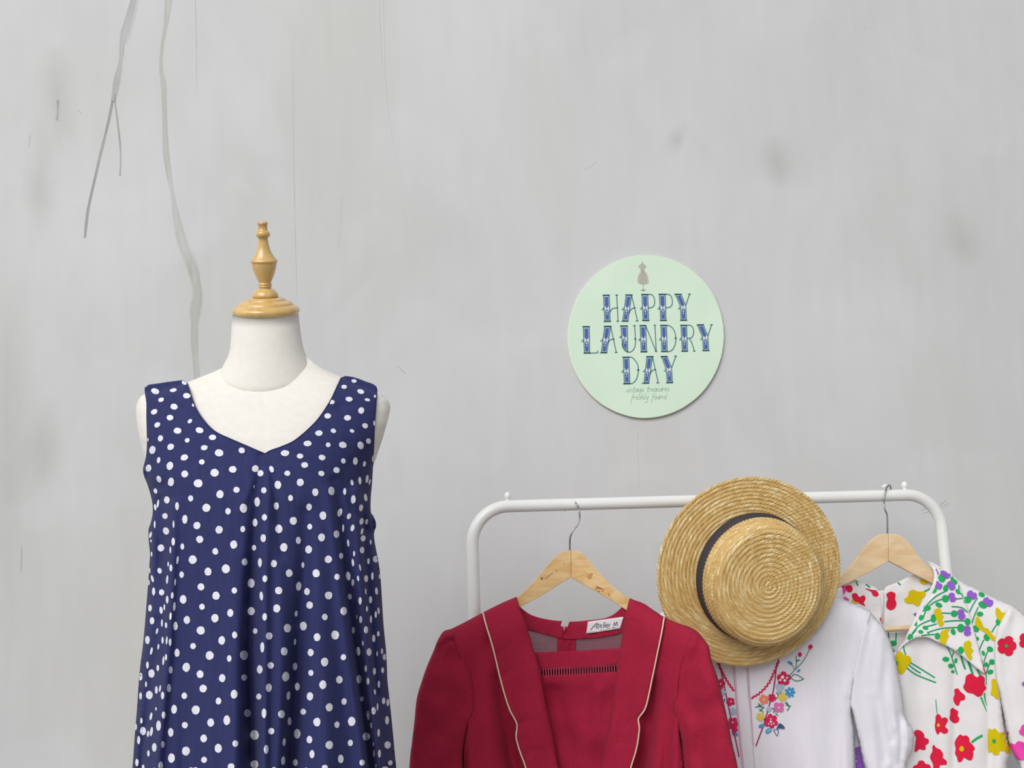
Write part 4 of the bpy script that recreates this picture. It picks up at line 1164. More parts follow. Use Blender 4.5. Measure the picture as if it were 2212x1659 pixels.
# back of the neck, sheer yoke, zip
def sheer_mat():
    m, nt, b = mat_new('sheer_voile')
    b.inputs['Base Color'].default_value = lin((112, 36, 56))
    b.inputs['Roughness'].default_value = 0.8
    tr = node(nt, 'ShaderNodeBsdfTransparent')
    tr.inputs['Color'].default_value = (0.95, 0.86, 0.9, 1)
    n = node(nt, 'ShaderNodeTexNoise', Scale=350.0, Detail=2.0)
    tc = node(nt, 'ShaderNodeTexCoord')
    nt.links.new(tc.outputs['Object'], n.inputs['Vector'])
    r = node(nt, 'ShaderNodeMapRange')
    r.inputs['To Min'].default_value = 0.70
    r.inputs['To Max'].default_value = 0.92
    nt.links.new(n.outputs['Fac'], r.inputs['Value'])
    mx = node(nt, 'ShaderNodeMixShader')
    nt.links.new(r.outputs['Result'], mx.inputs[0])
    nt.links.new(tr.outputs[0], mx.inputs[1])
    nt.links.new(b.outputs[0], mx.inputs[2])
    nt.links.new(mx.outputs[0], nt.nodes['Material Output'].inputs['Surface'])
    return m
def rbackY(p, d=0.0):
    p = np.asarray(p, float)
    return redC(p) + 0.016 - 0.012 * np.clip(np.abs(p[:, 0] - 1235) / 115, 0, 1) ** 3 - d
fac_t = spline([(1122, 1309), (1127, 1314), (1145, 1327), (1168, 1335), (1195, 1340), (1214, 1341.5)], 4)
fac_t2 = spline([(1230, 1343), (1250, 1342), (1270, 1340), (1303, 1336), (1324, 1328), (1341, 1314), (1350, 1305)], 4)
patch('left_neck_facing', fac_t + [(1211, 1352), (1218, 1354), (1218, 1381), (1203, 1378), (1176, 1371), (1143, 1362), (1120, 1356)], lambda p: rbackY(p, 0.003) + wrinkle(p, 0.05, 0.002, 2), 4, crim, red)
patch('right_neck_facing', [(1218, 1354), (1226, 1354)] + fac_t2 + [(1356, 1340), (1352, 1364), (1330, 1372), (1290, 1379), (1244, 1382), (1218, 1381)], lambda p: rbackY(p, 0.003) + wrinkle(p, 0.05, 0.002, 4), 4, crim, red)
patch('zip_placket', [(1204, 1374), (1244, 1378), (1243, 1415), (1240, 1500), (1208, 1500), (1203, 1415)], lambda p: rbackY(p, 0.001) + folds(p, [([(1234, 1392), (1233, 1410)], 2.5, -0.004, 1, 1), ([(1212, 1375), (1209, 1420)], 5, 0.002, 1, 1)]), 4, crim, red)
patch('sheer_yoke', [(1120, 1350), (1176, 1366), (1224, 1374), (1290, 1374), (1355, 1360), (1362, 1480), (1130, 1480)], lambda p: rbackY(p, -0.003), 8, sheer_mat(), red, thick=0)
zm = plain('zip_tape', (196, 120, 140), 0.5)
tube([W1(1218, 1353, 2.274), W1(1219, 1358, 2.273), W1(1219, 1365, 2.274)], [0.0028, 0.0022, 0.0012], zm, 'zip_pull', red, 10)
# the closed back of the dress
backp = sl + [(1000, YB_), (1486, YB_)] + [(1640, YB_)] + sr[::-1] + [(1462, 1349), (1435, 1336), (1372, 1302), (1362, 1360), (1362, 1436), (1240, 1444), (1125, 1444), (1118, 1360), (1108, 1298), (1043, 1326), (985, 1356)]
patch('back_panel', backp, lambda p: redC(p) + 0.002 + inflate(p, [sl, sr], 60, 0.014), 12, crim, red, flip=True)
# woven brand label with its lettering
ZT = Z(1250, 1310, 16.59)
satin = fabric('label_satin', (226, 220, 222), var=0.03, scale=60, bump=0, sheen=0.3, rough=0.5)
lab = patch('woven_label', ZT([(325, 545), (700, 492), (1150, 430), (1560, 372), (1602, 392), (1540, 600), (1480, 795), (1100, 855), (700, 920), (270, 980), (298, 760)]), lambda p: rbackY(p, 0.0058), 4, satin, red, thick=0.0006)
ink = plain('grey_ink', (96, 102, 108), 0.7)
pr_ = Print(BV[lab.name], 0.0008)
for pts, w_ in (([(420, 850), (540, 700), (650, 590)], 1.6), ([(655, 590), (640, 790)], 1.6), ([(560, 720), (655, 710)], 0.9), ([(715, 600), (690, 775), (725, 775)], 1.3), ([(670, 650), (745, 640)], 0.9),
                ([(760, 700), (840, 690), (820, 650), (770, 660), (750, 720), (780, 765), (840, 745)], 1.2), ([(925, 560), (890, 700), (885, 770)], 1.6), ([(955, 640), (935, 750)], 1.6), ([(965, 575), (968, 590)], 1.4),
                ([(985, 690), (1060, 675), (1040, 630), (995, 640), (975, 700), (1000, 745), (1060, 725)], 1.2), ([(1095, 625), (1085, 735)], 1.5), ([(1092, 660), (1130, 622)], 1.1),
                ([(1230, 705), (1285, 565)], 1.0), ([(1285, 565), (1305, 695)], 1.7), ([(1305, 695), (1370, 545)], 1.0), ([(1370, 545), (1388, 695)], 1.7), ([(1000, 785), (1130, 775)], 0.7), ([(1185, 768), (1310, 750)], 0.8)):
    pr_.line(ZT(pts), w_, 1.2)
o = pr_.build('label_lettering', ink, lab); o['label'] = 'fine grey lettering reading Atelier M'

# ------------------------------------------------------------ white embroidered blouse
blo = empty('white_blouse', W1(1650, 1300, 2.325), 'white cotton blouse with bright floral embroidery below the straw hat', 'blouse')
cott = fabric('white_cotton', (233, 231, 238), var=0.02, scale=140, bump=0.3, stretch=(1, 1, 0.15), sheen=0.1)
bsh_r = spline([(1722, 1258), (1770, 1272), (1812, 1290), (1849, 1306), (1879, 1319)], 4)
barm_r = spline([(1879, 1319), (1881, 1330), (1868, 1368), (1855, 1421), (1842, 1484), (1838, 1537), (1845, 1577), (1847, 1611), (1850, 1680), (1862, YB_)], 4)
bsh_l = spline([(1405, 1336), (1432, 1321), (1470, 1302), (1520, 1282), (1572, 1260)], 4)
neck_b = spline([(1572, 1260), (1578, 1300), (1600, 1345), (1650, 1380), (1696, 1345), (1716, 1300), (1722, 1258)], 5)
bside_l = [(1440, YB_), (1445, 1660), (1440, 1500), (1425, 1400)]
bpoly = bsh_l + neck_b[1:] + bsh_r[1:] + barm_r[1:] + bside_l
BF = [([(1700, 1400), (1712, 1500), (1716, 1700)], 16, -0.004, 0.2, 1), ([(1745, 1420), (1752, 1540), (1756, 1700)], 18, 0.004, 0.2, 1), ([(1790, 1400), (1797, 1520), (1800, 1700)], 14, -0.005, 0.2, 1),
      ([(1825, 1470), (1822, 1560), (1828, 1700)], 9, 0.006, 0.3, 1), ([(1815, 1540), (1810, 1620), (1812, 1720)], 7, -0.006, .2, 1), ([(1855, 1360), (1840, 1420), (1830, 1500)], 9, 0.003, 0.4, 1), ([(1663, 1500), (1666, 1700)], 10, -0.003, .3, 1)]
bsl = spline([(1878, 1319), (1892, 1336), (1907, 1353), (1920, 1379), (1931, 1410), (1941, 1458), (1949, 1500), (1953, 1540)], 4)
bcuff = spline([(1953, 1540), (1961, 1558), (1969, 1570), (1975, 1586), (1974, 1602), (1972, 1618), (1962, 1638), (1957, 1659), (1950, 1690), (1925, 1716), (1890, 1728)], 4)
bsil = bsh_r + bsl[1:] + bcuff[1:]
def bloY(p, D=0.026):
    p = np.asarray(p, float)
    return bloC(p) - inflate(p, [bsh_l + [(1405, 1336)], bsil], 45, D) + roll(p, barm_r, 18, 0.02, 1520, 1600) + folds(p, BF) + wrinkle(p, 0.03, 0.0025, 31.0, 1, 0.2)
bod = patch('bodice', bpoly, bloY, 6, cott, blo, thick=0.0008)
bsl2 = spline([(1882, 1720), (1876, 1690), (1867, 1659), (1856, 1610), (1844, 1548), (1840, 1500), (1845, 1470), (1856, 1421), (1869, 1368), (1880, 1331)], 4)
BS = [([(1885, 1340), (1872, 1400), (1862, 1460)], 8, -0.004, 1, 0.2), ([(1905, 1380), (1900, 1440), (1890, 1500)], 9, 0.003, 1, .6), ([(1925, 1420), (1928, 1500), (1935, 1570)], 9, 0.004, 0.5, 1), ([(1910, 1440), (1912, 1520), (1926, 1600)], 7, -0.005, 0.2, 1),
      ([(1890, 1480), (1900, 1560), (1914, 1640)], 8, -0.005, 0.3, 1), ([(1870, 1500), (1882, 1580), (1895, 1680)], 10, 0.005, 0.3, 1), ([(1942, 1545), (1948, 1590), (1944, 1650)], 6, -0.006, .5, 1), ([(1955, 1560), (1960, 1600), (1954, 1640)], 5, 0.005, 1, 1), ([(1930, 1590), (1932, 1640), (1928, 1700)], 6, -0.005, 0.3, 1), ([(1912, 1640), (1914, 1700)], 6, 0.005, 0.3, 1)]
bsl2 = lap(bsl2, -6, 1540)
patch('sleeve', bsl + bcuff[1:] + bsl2, lambda p: bloC(p) - 0.0012 - inflate(p, [bsil], 45, 0.026) + roll(p, bsl2, 16, 0.02, 1530, 1600) + 0.0012 * np.exp(-(segdist(p, bsl2)[0] / 3.5) ** 2) + folds(p, BS) + wrinkle(p, 0.03, 0.003, 41.0, 1, 0.4), 5, cott, blo, thick=0.0008)
patch('back_panel', bsh_l + [(1600, 1265), (1650, 1268), (1700, 1265)] + bsh_r + barm_r[1:] + bside_l, lambda p: bloC(p) + 0.001 + inflate(p, [bsh_l, bsh_r, barm_r], 60, 0.012), 14, cott, blo, thick=0.0008, flip=True)
ZE = Z(1400, 1259, 4.148)
pk = ZE([(700, 300), (765, 755), (800, 1200), (845, 1659), (880, 2100)]); pk2 = ZE([(1010, 2100), (960, 1659), (910, 1050), (885, 760), (840, 300)])
pkt = patch('placket', spline(pk, 4) + spline(pk2, 4), lambda p: bloY(p) - 0.0035 + wrinkle(p, 0.08, 0.001, 3, 1, .1), 5, cott, blo, thick=0.002)
thr = lambda n, c: fabric('thread_' + n, c, var=0.08, scale=300, bump=0.5, sheen=0.2)
T = {'rose': thr('rose', (222, 38, 92)), 'plum': thr('plum', (176, 40, 108)), 'green': thr('green', (30, 124, 98)), 'blue': thr('blue', (74, 158, 212)), 'pale': thr('pale', (176, 196, 218)), 'yellow': thr('yellow', (228, 204, 92)), 'orange': thr('orange', (244, 144, 108)), 'pink': thr('pink', (226, 116, 180)), 'navy': thr('navy', (72, 88, 138)), 'blush': thr('blush', (226, 168, 196))}
bb = [BV[bod.name], BV[pkt.name]]
E = {k_: Print([BV[bod.name]], 0.0012 + 0.0003 * i) for i, k_ in enumerate(T)}
Ep = Print(bb, 0.0008)
for a in ([(765, 755), (800, 1200), (845, 1659), (862, 1900)], [(778, 755), (812, 1200), (858, 1659)], [(885, 760), (908, 1050), (957, 1659), (980, 1900)], [(897, 760), (918, 1050), (945, 1450)]):
    Ep.line(spline(ZE(a), 6), 1.6)
E['plum'].line(spline(ZE([(635, 700), (690, 960), (740, 1200), (800, 1480), (815, 1560)]), 6), 2.6)
E['plum'].line(spline(ZE([(1155, 715), (1125, 950), (1090, 1080), (1040, 1260), (1000, 1370), (965, 1465)]), 6), 2.6)
def zig(a, amp, per, w_):
    P = dens(spline(ZE(a), 8), 1.0, closed=False)
    out = []
    for i, p in enumerate(P):
        q_, r_ = P[max(i - 1, 0)], P[min(i + 1, len(P) - 1)]
        l_ = math.dist(q_, r_) or 1
        s_ = amp * math.sin(2 * math.pi * i / per)
        out.append((p[0] - (r_[1] - q_[1]) / l_ * s_, p[1] + (r_[0] - q_[0]) / l_ * s_))
    E['rose'].line(out, w_, 1.0)
zig([(600, 660), (625, 715), (690, 850), (770, 970)], 1.5, 8, 3.4)
zig([(1175, 690), (1160, 730), (1130, 800), (1080, 900), (1010, 980), (925, 1035)], 1.5, 8, 3.4)
def ef(k_, x, y, r, n=5, rot=0, depth=0.3, holes=0):
    p = ZE([(x, y)])[0]
    E[k_].flower(p[0], p[1], r / 4.148, n, rot, depth)
ef('rose', 1215, 860, 66, 5, -90); ef('rose', 1110, 1030, 38, 5, 10); ef('rose', 1100, 1240, 66, 6, 20); ef('rose', 645, 905, 48, 5); ef('rose', 740, 1065, 40, 5, 30); ef('rose', 758, 1260, 56, 6); ef('rose', 775, 1320, 30, 5)
ef('orange', 1038, 1045, 46, 5, 40); ef('pink', 1172, 1115, 52, 4, 45, 0.4); ef('yellow', 1205, 1022, 40, 4, 10, .2); ef('yellow', 1008, 1200, 40, 5, 15); ef('blue', 1272, 980, 50, 7, 0, 0.55); ef('pale', 1180, 940, 40, 3, 90, .3); ef('pale', 668, 980, 32, 4); ef('pale', 765, 1150, 34, 4); ef('blue', 790, 1360, 16, 3); ef('pale', 1085, 1130, 26, 4)
wdot = Print([BV[bod.name]], 0.0046)
for x, y, r in ((1205, 845, 20), (1225, 875, 16), (1185, 870, 14), (1245, 850, 12), (1100, 1245, 14), (1080, 1265, 9), (1125, 1260, 9), (1100, 1220, 9), (1105, 1270, 9), (650, 905, 9), (742, 1065, 9), (757, 1250, 10), (1270, 975, 9), (1172, 1118, 10), (1038, 1047, 9)):
    p = ZE([(x, y)])[0]; wdot.dot(p[0], p[1], r / 2.6, r / 2.6)
for k_, a, w_ in (('green', [(1250, 850), (1320, 775), (1390, 700), (1450, 590)], 1.4), ('green', [(1320, 775), (1330, 720), (1325, 650)], 1.4), ('green', [(1310, 780), (1300, 750), (1275, 725)], 1.2), ('green', [(1325, 700), (1360, 690)], 2.4),
                  ('green', [(1275, 850), (1320, 820), (1395, 862)], 1.6), ('green', [(1275, 850), (1330, 880), (1395, 862)], 1.6), ('green', [(1225, 915), (1170, 1010), (1130, 1060)], 1.2), ('green', [(1170, 1010), (1150, 980)], 2.4),
                  ('green', [(960, 1115), (1020, 1100)], 2.0), ('green', [(985, 1080), (1035, 1125)], 2.0), ('green', [(1000, 1150), (1040, 1110)], 2.0), ('green', [(995, 1130), (1035, 1160)], 1.8),
                  ('green', [(1225, 1070), (1265, 1110), (1245, 1145)], 2.0), ('green', [(1240, 1065), (1265, 1110)], 1.6), ('green', [(1235, 1095), (1280, 1105)], 1.8), ('green', [(1105, 1130), (1130, 1125), (1125, 1165)], 2.0), ('green', [(1140, 1170), (1165, 1190)], 1.8),
                  ('navy', [(1155, 1310), (1180, 1265), (1220, 1300), (1165, 1295)], 3.0), ('navy', [(1120, 1310), (1155, 1370), (1165, 1315), (1130, 1315)], 1.5), ('navy', [(690, 1040), (680, 1060)], 2.5), ('navy', [(757, 1340), (765, 1365)], 2.5)):
    E[k_].line(spline(ZE(a), 5), w_, 1.5)
for k_, x, y, a_, b_, rt in (('rose', 1360, 642, 36, 44, 0), ('rose', 1455, 575, 40, 46, 30), ('orange', 1452, 592, 12, 18, 0), ('blue', 1272, 717, 48, 26, 30), ('blue', 1350, 787, 34, 22, -40), ('blue', 1018, 1282, 60, 36, -20), ('blue', 1080, 1325, 66, 40, -40), ('pale', 1082, 1322, 40, 18, -40), ('navy', 1182, 1282, 40, 26, 40), ('green', 1000, 1105, 30, 14, 20), ('green', 1332, 700, 12, 20, 0)):
    p = ZE([(x, y)])[0]; E[k_].dot(p[0], p[1], a_ / 4.148, b_ / 4.148, rt)
for k_ in T:
    E[k_].build('embroidery', T[k_], bod, kind='stuff')
Ep.build('stitching', T['blush'], bod, kind='stuff')
wdot.build('embroidery', cott, bod, kind='stuff')

# ------------------------------------------------------------ flowered dress
flo = empty('floral_dress', W1(1920, 1250, 2.372), 'white dress printed with red, yellow and purple flowers at the right end of the rack', 'dress')
crepe = fabric('white_crepe', (233, 230, 230), var=0.015, scale=120, bump=0.15, sheen=0.1)
fsh = spline([(2004, 1214), (2014, 1216), (2032, 1226), (2057, 1242), (2090, 1262), (2112, 1272), (2148, 1290), (2184, 1306)], 4)
farm = spline([(2184, 1306), (2180, 1321), (2169, 1343), (2161, 1365), (2155, 1401), (2155, 1440), (2159, 1493), (2165, 1526), (2172, 1572), (2184, 1622), (2177, 1659), (2180, 1760), (2190, YB_)], 4)
fneck = spline([(2004, 1214), (2014, 1226), (2018, 1240), (2017, 1252), (2012, 1268), (1995, 1297), (1981, 1325), (1965, 1358), (1952, 1384), (1936, 1408)], 4)
fbody = fsh + farm[1:] + [(1835, YB_), (1830, 1660), (1836, 1480), (1850, 1420), (1900, 1412)] + fneck[::-1][:-1]
FF = [([(2062, 1440), (2064, 1540), (2060, 1659), (2058, 1800)], 9, -0.006, 0.6, 1), ([(2040, 1430), (2040, 1550), (2036, 1750)], 16, 0.005, 0.4, 1), ([(1990, 1400), (1985, 1480), (1990, 1600)], 20, -0.006, 1, .4), ([(2100, 1470), (2105, 1600), (2105, 1750)], 20, 0.006, 0.3, 1),
      ([(2138, 1440), (2137, 1560), (2136, 1750)], 9, -0.007, 0.5, 1), ([(2152, 1500), (2156, 1600), (2158, 1750)], 8, 0.005, 0.3, 1), ([(1965, 1420), (1950, 1500), (1945, 1650)], 18, 0.004, .5, 1)]
fsl1 = spline([(2184, 1305), (2197, 1314), (2212, 1327), (2240, 1355), (2270, 1410), (2295, 1490), (2310, 1570)], 4)
fsil = fsh + fsl1[1:]
def floY(p, D=0.028):
    p = np.asarray(p, float)
    return floC(p) - inflate(p, [fsil], 55, D) + roll(p, farm, 18, 0.024, 1480, 1580) + folds(p, FF) + wrinkle(p, 0.02, 0.002, 51.0)
fb = patch('bodice', fbody, floY, 6, crepe, flo, thick=0.001)
lapr = spline([(2057, 1242), (2071, 1260), (2082, 1290), (2095, 1328), (2104, 1363), (2113, 1395), (2121, 1428), (2127, 1456)], 4)
lapb = spline([(2127, 1456), (2105, 1439), (2080, 1418), (2058, 1402), (2026, 1387), (2002, 1377), (1976, 1379), (1955, 1391), (1940, 1406), (1936, 1410)], 4)
flap = fsh[:13] + lapr[1:] + lapb[1:] + fneck[::-1][1:-1]
def flapY(p):
    p = np.asarray(p, float)
    d, _ = segdist(p, fneck)
    e, _ = segdist(p, lapb)
    return np.minimum(floY(p), floC(p) - 0.018) - 0.004 - 0.010 * np.exp(-(e / 22) ** 2) + 0.012 * np.exp(-(d / 8) ** 2)
fl_ = patch('collar', flap, flapY, 5, crepe, flo, thick=0.001)
fsl2 = spline([(2290, 1650), (2245, 1668), (2212, 1662), (2201, 1652)], 4)
fsl3 = spline([(2201, 1652), (2185, 1625), (2175, 1592), (2167, 1545), (2160, 1506), (2154, 1440), (2153, 1401), (2158, 1365), (2167, 1343), (2178, 1321)], 4)
fsl3 = lap(fsl3, -5, 1500)
fs = patch('sleeve', fsl1 + fsl2 + fsl3[1:], lambda p: floC(p) - 0.0015 - inflate(p, [fsil], 55, 0.028) + roll(p, fsl3, 14, 0.02, 1470, 1560) - 0.004 * np.exp(-((segdist(p, fsl3)[0] - 9) / 8) ** 2) + folds(p, [([(2180, 1330), (2172, 1380), (2172, 1420)], 8, 0.003, 1, 0.2), ([(2200, 1380), (2196, 1480), (2210, 1600)], 12, 0.003, 1, 1)]) + wrinkle(p, 0.02, 0.002, 61.0), 5, crepe, flo, thick=0.001)
def fbackY(p):
    p = np.asarray(p, float)
    return floC(p) + 0.016 - 0.010 * np.clip(np.abs(p[:, 0] - 1915) / 100, 0, 1) ** 3 + wrinkle(p, 0.03, 0.004, 71.0)
fbl = spline([(1780, 1290), (1815, 1262), (1840, 1253), (1855, 1254), (1875, 1262), (1893, 1270), (1897, 1276)], 4)
fbr = spline([(1911, 1275), (1915, 1267), (1940, 1257), (1969, 1243), (1985, 1240), (2006, 1240)], 4)
fbk = patch('back_panel', fbl + fbr + [(2040, 1260), (2040, 1500), (1790, 1500)], fbackY, 6, crepe, flo, thick=0.001)
lk = fsh + farm[1:]
patch('skirt_back', lk + [(1835, YB_), (1830, 1490), (2030, 1490), (2030, 1250)], lambda p: floC(p) + 0.004 + inflate(p, [fsh, farm], 60, 0.012), 14, crepe, flo, thick=0.001, flip=True)
patch('left_shoulder', spline([(1818, 1268), (1800, 1280), (1790, 1300), (1800, 1340), (1830, 1420), (1860, 1425), (1835, 1340), (1822, 1290)], 3, closed=True), lambda p: floC(p) - 0.012 + 0 * p[:, 0], 6, crepe, flo, thick=0.001)
zipw = plain('white_zip', (228, 226, 228), 0.6)
tube([W1(1905, 1276, 2.370), W1(1906, 1300, 2.371), W1(1906, 1345, 2.371)], 0.0022, zipw, 'zip', flo, 8)

P_red, P_yel, P_pur, P_grn, P_mag = (plain(n_, c_, 0.85, 0, 0.2) for n_, c_ in (('print_red', (222, 32, 66)), ('print_yellow', (214, 190, 6)), ('print_purple', (150, 94, 200)), ('print_green', (38, 170, 92)), ('print_pink', (240, 76, 176))))
P_teal = plain('print_green_line', (36, 158, 104), 0.85, 0, 0.2)
ZJ, ZK, Z8, Z7b = Z(1960, 1220, 6.913), Z(1960, 1440, 7.575), Z(1780, 1220, 3.78), Z(1780, 1020, 5.12)
class Bouquet:
    def __init__(s, part):
        b_ = [BV[part.name]]
        s.part = part
        s.lines, s.green, s.red, s.yel, s.pur, s.mag, s.dot2 = (Print(b_, 0.0010 + 0.0003 * i) for i in range(7))
        s.dotg = Print(b_, 0.0030)
    def stem(s, z, pts, w_=2.6, taper=False): s.lines.line(spline(z(pts), 6), w_, 2, taper)
    def leaf(s, z, x, y, a_, b_, rot, sc):
        p = z([(x, y)])[0]; s.green.dot(p[0], p[1], a_ / sc, b_ / sc, rot, 0.02)
    def blob(s, which, z, pts): which.poly(spline(z(pts), 4, closed=True), 4)
    def fl(s, which, z, x, y, r, sc, n=5, rot=0, depth=0.25, sx=1, sy=1):
        p = z([(x, y)])[0]; which.flower(p[0], p[1], r / sc, n, rot, depth, sx, sy)
    def build(s):
        for pr__, n_, m_ in ((s.lines, 'printed_stems', P_teal), (s.green, 'printed_leaves', P_grn), (s.red, 'printed_red_flowers', P_red), (s.yel, 'printed_yellow_flowers', P_yel), (s.pur, 'printed_purple_flowers', P_pur), (s.mag, 'printed_pink_flowers', P_mag), (s.dot2, 'printed_centres', P_yel), (s.dotg, 'printed_centres', P_grn)):
            pr__.build(n_, m_, s.part, kind='stuff')

# collar bouquet
c_ = Bouquet(fl_)
for pts in ([(150, 760), (220, 610), (300, 480), (360, 410)], [(235, 700), (310, 580), (430, 470), (560, 400)], [(230, 810), (290, 660), (400, 560), (530, 510)], [(70, 1030), (160, 920), (260, 860), (370, 820)], [(0, 1110), (80, 1030), (140, 960)], [(290, 920), (360, 905), (440, 880)],
            [(310, 1010), (430, 970), (560, 945), (760, 935)], [(510, 720), (650, 725)], [(550, 850), (700, 835), (860, 835)], [(210, 1060), (300, 1045), (420, 1040)], [(660, 625), (760, 630), (830, 650), (900, 710)], [(730, 510), (830, 500)], [(720, 375), (820, 450), (830, 480)], [(770, 270), (770, 380)], [(905, 330), (860, 410), (825, 470)],
            [(300, 1000), (320, 1035)], [(690, 1275), (780, 1280)], [(480, 0), (490, 60)]):
    c_.stem(ZJ, pts, 2.8)
for x, y, a_, b_, r_ in ((395, 370, 95, 110, 20), (515, 200, 110, 130, -20), (575, 350, 80, 110, 10), (570, 505, 110, 110, 0), (695, 235, 80, 140, -35), (295, 645, 110, 80, 0), (470, 600, 110, 70, 25), (205, 790, 65, 90, 20), (120, 865, 55, 110, -10), (390, 800, 80, 130, 0), (270, 940, 90, 60, 15), (200, 1000, 80, 55, 15), (45, 1080, 80, 100, 20), (700, 730, 100, 100, 0), (800, 945, 110, 130, 0), (900, 850, 90, 110, -10), (685, 1000, 70, 100, -25), (450, 1065, 85, 100, 0), (800, 1275, 90, 110, 0), (880, 540, 80, 100, 0), (755, 400, 60, 90, -40)):
    c_.leaf(ZJ, x, y, a_, b_, r_, 6.913)
def purp(tgt, z, x, y, r, sc, rot):
    a = math.radians(rot)
    for s_ in (-1, 1):
        p = z([(x + s_ * r * 0.45 * math.cos(a), y + s_ * r * 0.45 * math.sin(a))])[0]
        tgt.dot(p[0], p[1], 1.25 * r / sc, 1.55 * r / sc, rot, 0.02)
for x, y, r, rot in ((460, 305, 62, 40), (570, 130, 75, 42), (655, 310, 68, 55), (670, 485, 66, 70), (805, 740, 72, 75), (895, 985, 72, 85), (425, 110, 45, 60)):
    purp(c_.pur, ZJ, x, y, r, 6.913, rot)
for pts in ([(400, 680), (490, 650), (505, 720), (540, 770), (520, 820), (545, 870), (510, 920), (470, 900), (430, 800)], [(500, 1000), (560, 970), (635, 960), (600, 1010), (620, 1060), (590, 1120), (570, 1190), (520, 1180), (485, 1140), (495, 1060)], [(845, 1170), (920, 1130), (960, 1180), (945, 1230), (985, 1280), (950, 1330), (970, 1380), (945, 1420), (900, 1380), (850, 1280)]):
    c_.blob(c_.yel, ZJ, pts)
c_.build()
# bodice
c_ = Bouquet(fb)
for pts in ([(965, 870), (1010, 740), (1060, 630)], [(920, 720), (980, 600), (1050, 490)], [(1260, 1010), (1300, 940), (1340, 890)], [(1070, 1350), (1080, 1260), (1140, 1120)], [(1060, 1340), (1040, 1190), (1010, 1030)], [(1140, 1460), (1180, 1340), (1210, 1270)], [(1170, 1640), (1220, 1500), (1260, 1440)], [(590, 1210), (650, 1340), (700, 1500), (745, 1640)], [(690, 1300), (670, 1380)], [(1080, 1300), (1085, 1390)], [(850, 480), (830, 600), (920, 720)]):
    c_.stem(ZJ, pts, 2.6)
for pts, w_ in (([(800, 1360), (830, 1460), (865, 1560)], 4.0), ([(910, 1430), (940, 1530), (980, 1640)], 5.0), ([(1040, 1560), (1090, 1650)], 4.0)):
    c_.stem(ZJ, pts, w_)
for x, y, a_, b_, r_ in ((905, 520, 110, 110, 20), (1130, 595, 140, 110, 20), (1110, 445, 100, 70, 25), (1085, 735, 100, 75, 0), (1025, 955, 90, 110, -30), (1185, 1085, 90, 110, -20), (1365, 850, 90, 110, 10), (1040, 1100, 70, 55, 30), (1135, 1320, 50, 80, -20), (1235, 1260, 100, 80, 30), (1265, 1450, 90, 80, 30), (1175, 1490, 70, 70, 0), (1240, 1600, 95, 70, -15), (575, 1410, 105, 75, 0), (650, 1510, 85, 70, 10), (725, 1430, 45, 80, 10), (680, 1595, 55, 50, 0)):
    c_.leaf(ZJ, x, y, a_, b_, r_, 6.913)
for x, y, r, rot in ((965, 450, 72, 30), (1205, 555, 75, 30)):
    purp(c_.pur, ZJ, x, y, r, 6.913, rot)
for pts in ([(1325, 645), (1380, 665), (1410, 710), (1480, 715), (1460, 780), (1425, 850), (1370, 830), (1325, 760)], [(1015, 830), (1045, 770), (1105, 850), (1140, 930), (1210, 960), (1260, 1030), (1335, 1110), (1330, 1135), (1260, 1120), (1170, 1020), (1080, 960), (1020, 900)]):
    c_.blob(c_.yel, ZJ, pts)
c_.blob(c_.red, ZJ, [(1095, 1400), (1130, 1470), (1165, 1610), (1140, 1630), (1080, 1580), (1020, 1510), (1040, 1440)])
# lower bodice
for x, y, r_, n_, rot, sx, sy in ((1105, 310, 195, 5, 20, 1.0, 1.0),):
    c_.blob(c_.red, ZK, [(960, 160), (1030, 115), (1090, 140), (1140, 175), (1200, 140), (1265, 190), (1265, 290), (1295, 350), (1240, 420), (1215, 475), (1150, 490), (1070, 440), (980, 420), (915, 340), (945, 260)])
c_.blob(c_.red, ZK, [(770, 375), (830, 358), (870, 410), (940, 470), (935, 540), (870, 560), (850, 620), (810, 638), (765, 580), (755, 510), (775, 450)])
c_.blob(c_.red, ZK, [(705, 710), (745, 675), (790, 705), (830, 730), (825, 800), (850, 850), (830, 905), (775, 925), (730, 900), (690, 850), (705, 780)])
c_.blob(c_.red, ZK, [(465, 810), (505, 775), (545, 805), (560, 840), (620, 830), (665, 870), (640, 930), (620, 985), (665, 1030), (650, 1085), (590, 1095), (540, 1065), (500, 1110), (470, 1070), (450, 980), (460, 900)])
c_.blob(c_.red, ZK, [(105, 1090), (150, 1035), (220, 1050), (270, 1100), (285, 1160), (345, 1190), (345, 1250), (300, 1290), (300, 1350), (250, 1365), (200, 1350), (150, 1390), (120, 1380), (135, 1250), (140, 1150)])
c_.blob(c_.red, ZK, [(410, 1310), (435, 1280), (470, 1325), (540, 1360), (585, 1430), (580, 1490), (640, 1540), (640, 1600), (580, 1610), (530, 1620), (520, 1700), (430, 1700), (420, 1600), (375, 1500), (380, 1440), (410, 1390)])
c_.blob(c_.red, ZK, [(95, 1640), (160, 1600), (190, 1545), (260, 1540), (300, 1590), (350, 1600), (385, 1650), (380, 1800), (200, 1850), (90, 1760)])
c_.blob(c_.red, ZK, [(830, 1140), (870, 1110), (910, 1135), (960, 1125), (1010, 1165), (1020, 1230), (1060, 1270), (1105, 1340), (1075, 1390), (1080, 1440), (1050, 1530), (980, 1520), (930, 1490), (880, 1555), (830, 1555), (810, 1480), (780, 1420), (790, 1340), (775, 1260), (790, 1200)])
for x, y, r in ((508, 958, 50), (890, 1345, 78)):
    p = ZK([(x, y)])[0]; c_.dot2.dot(p[0], p[1], r / 7.575, r * 1.2 / 7.575)
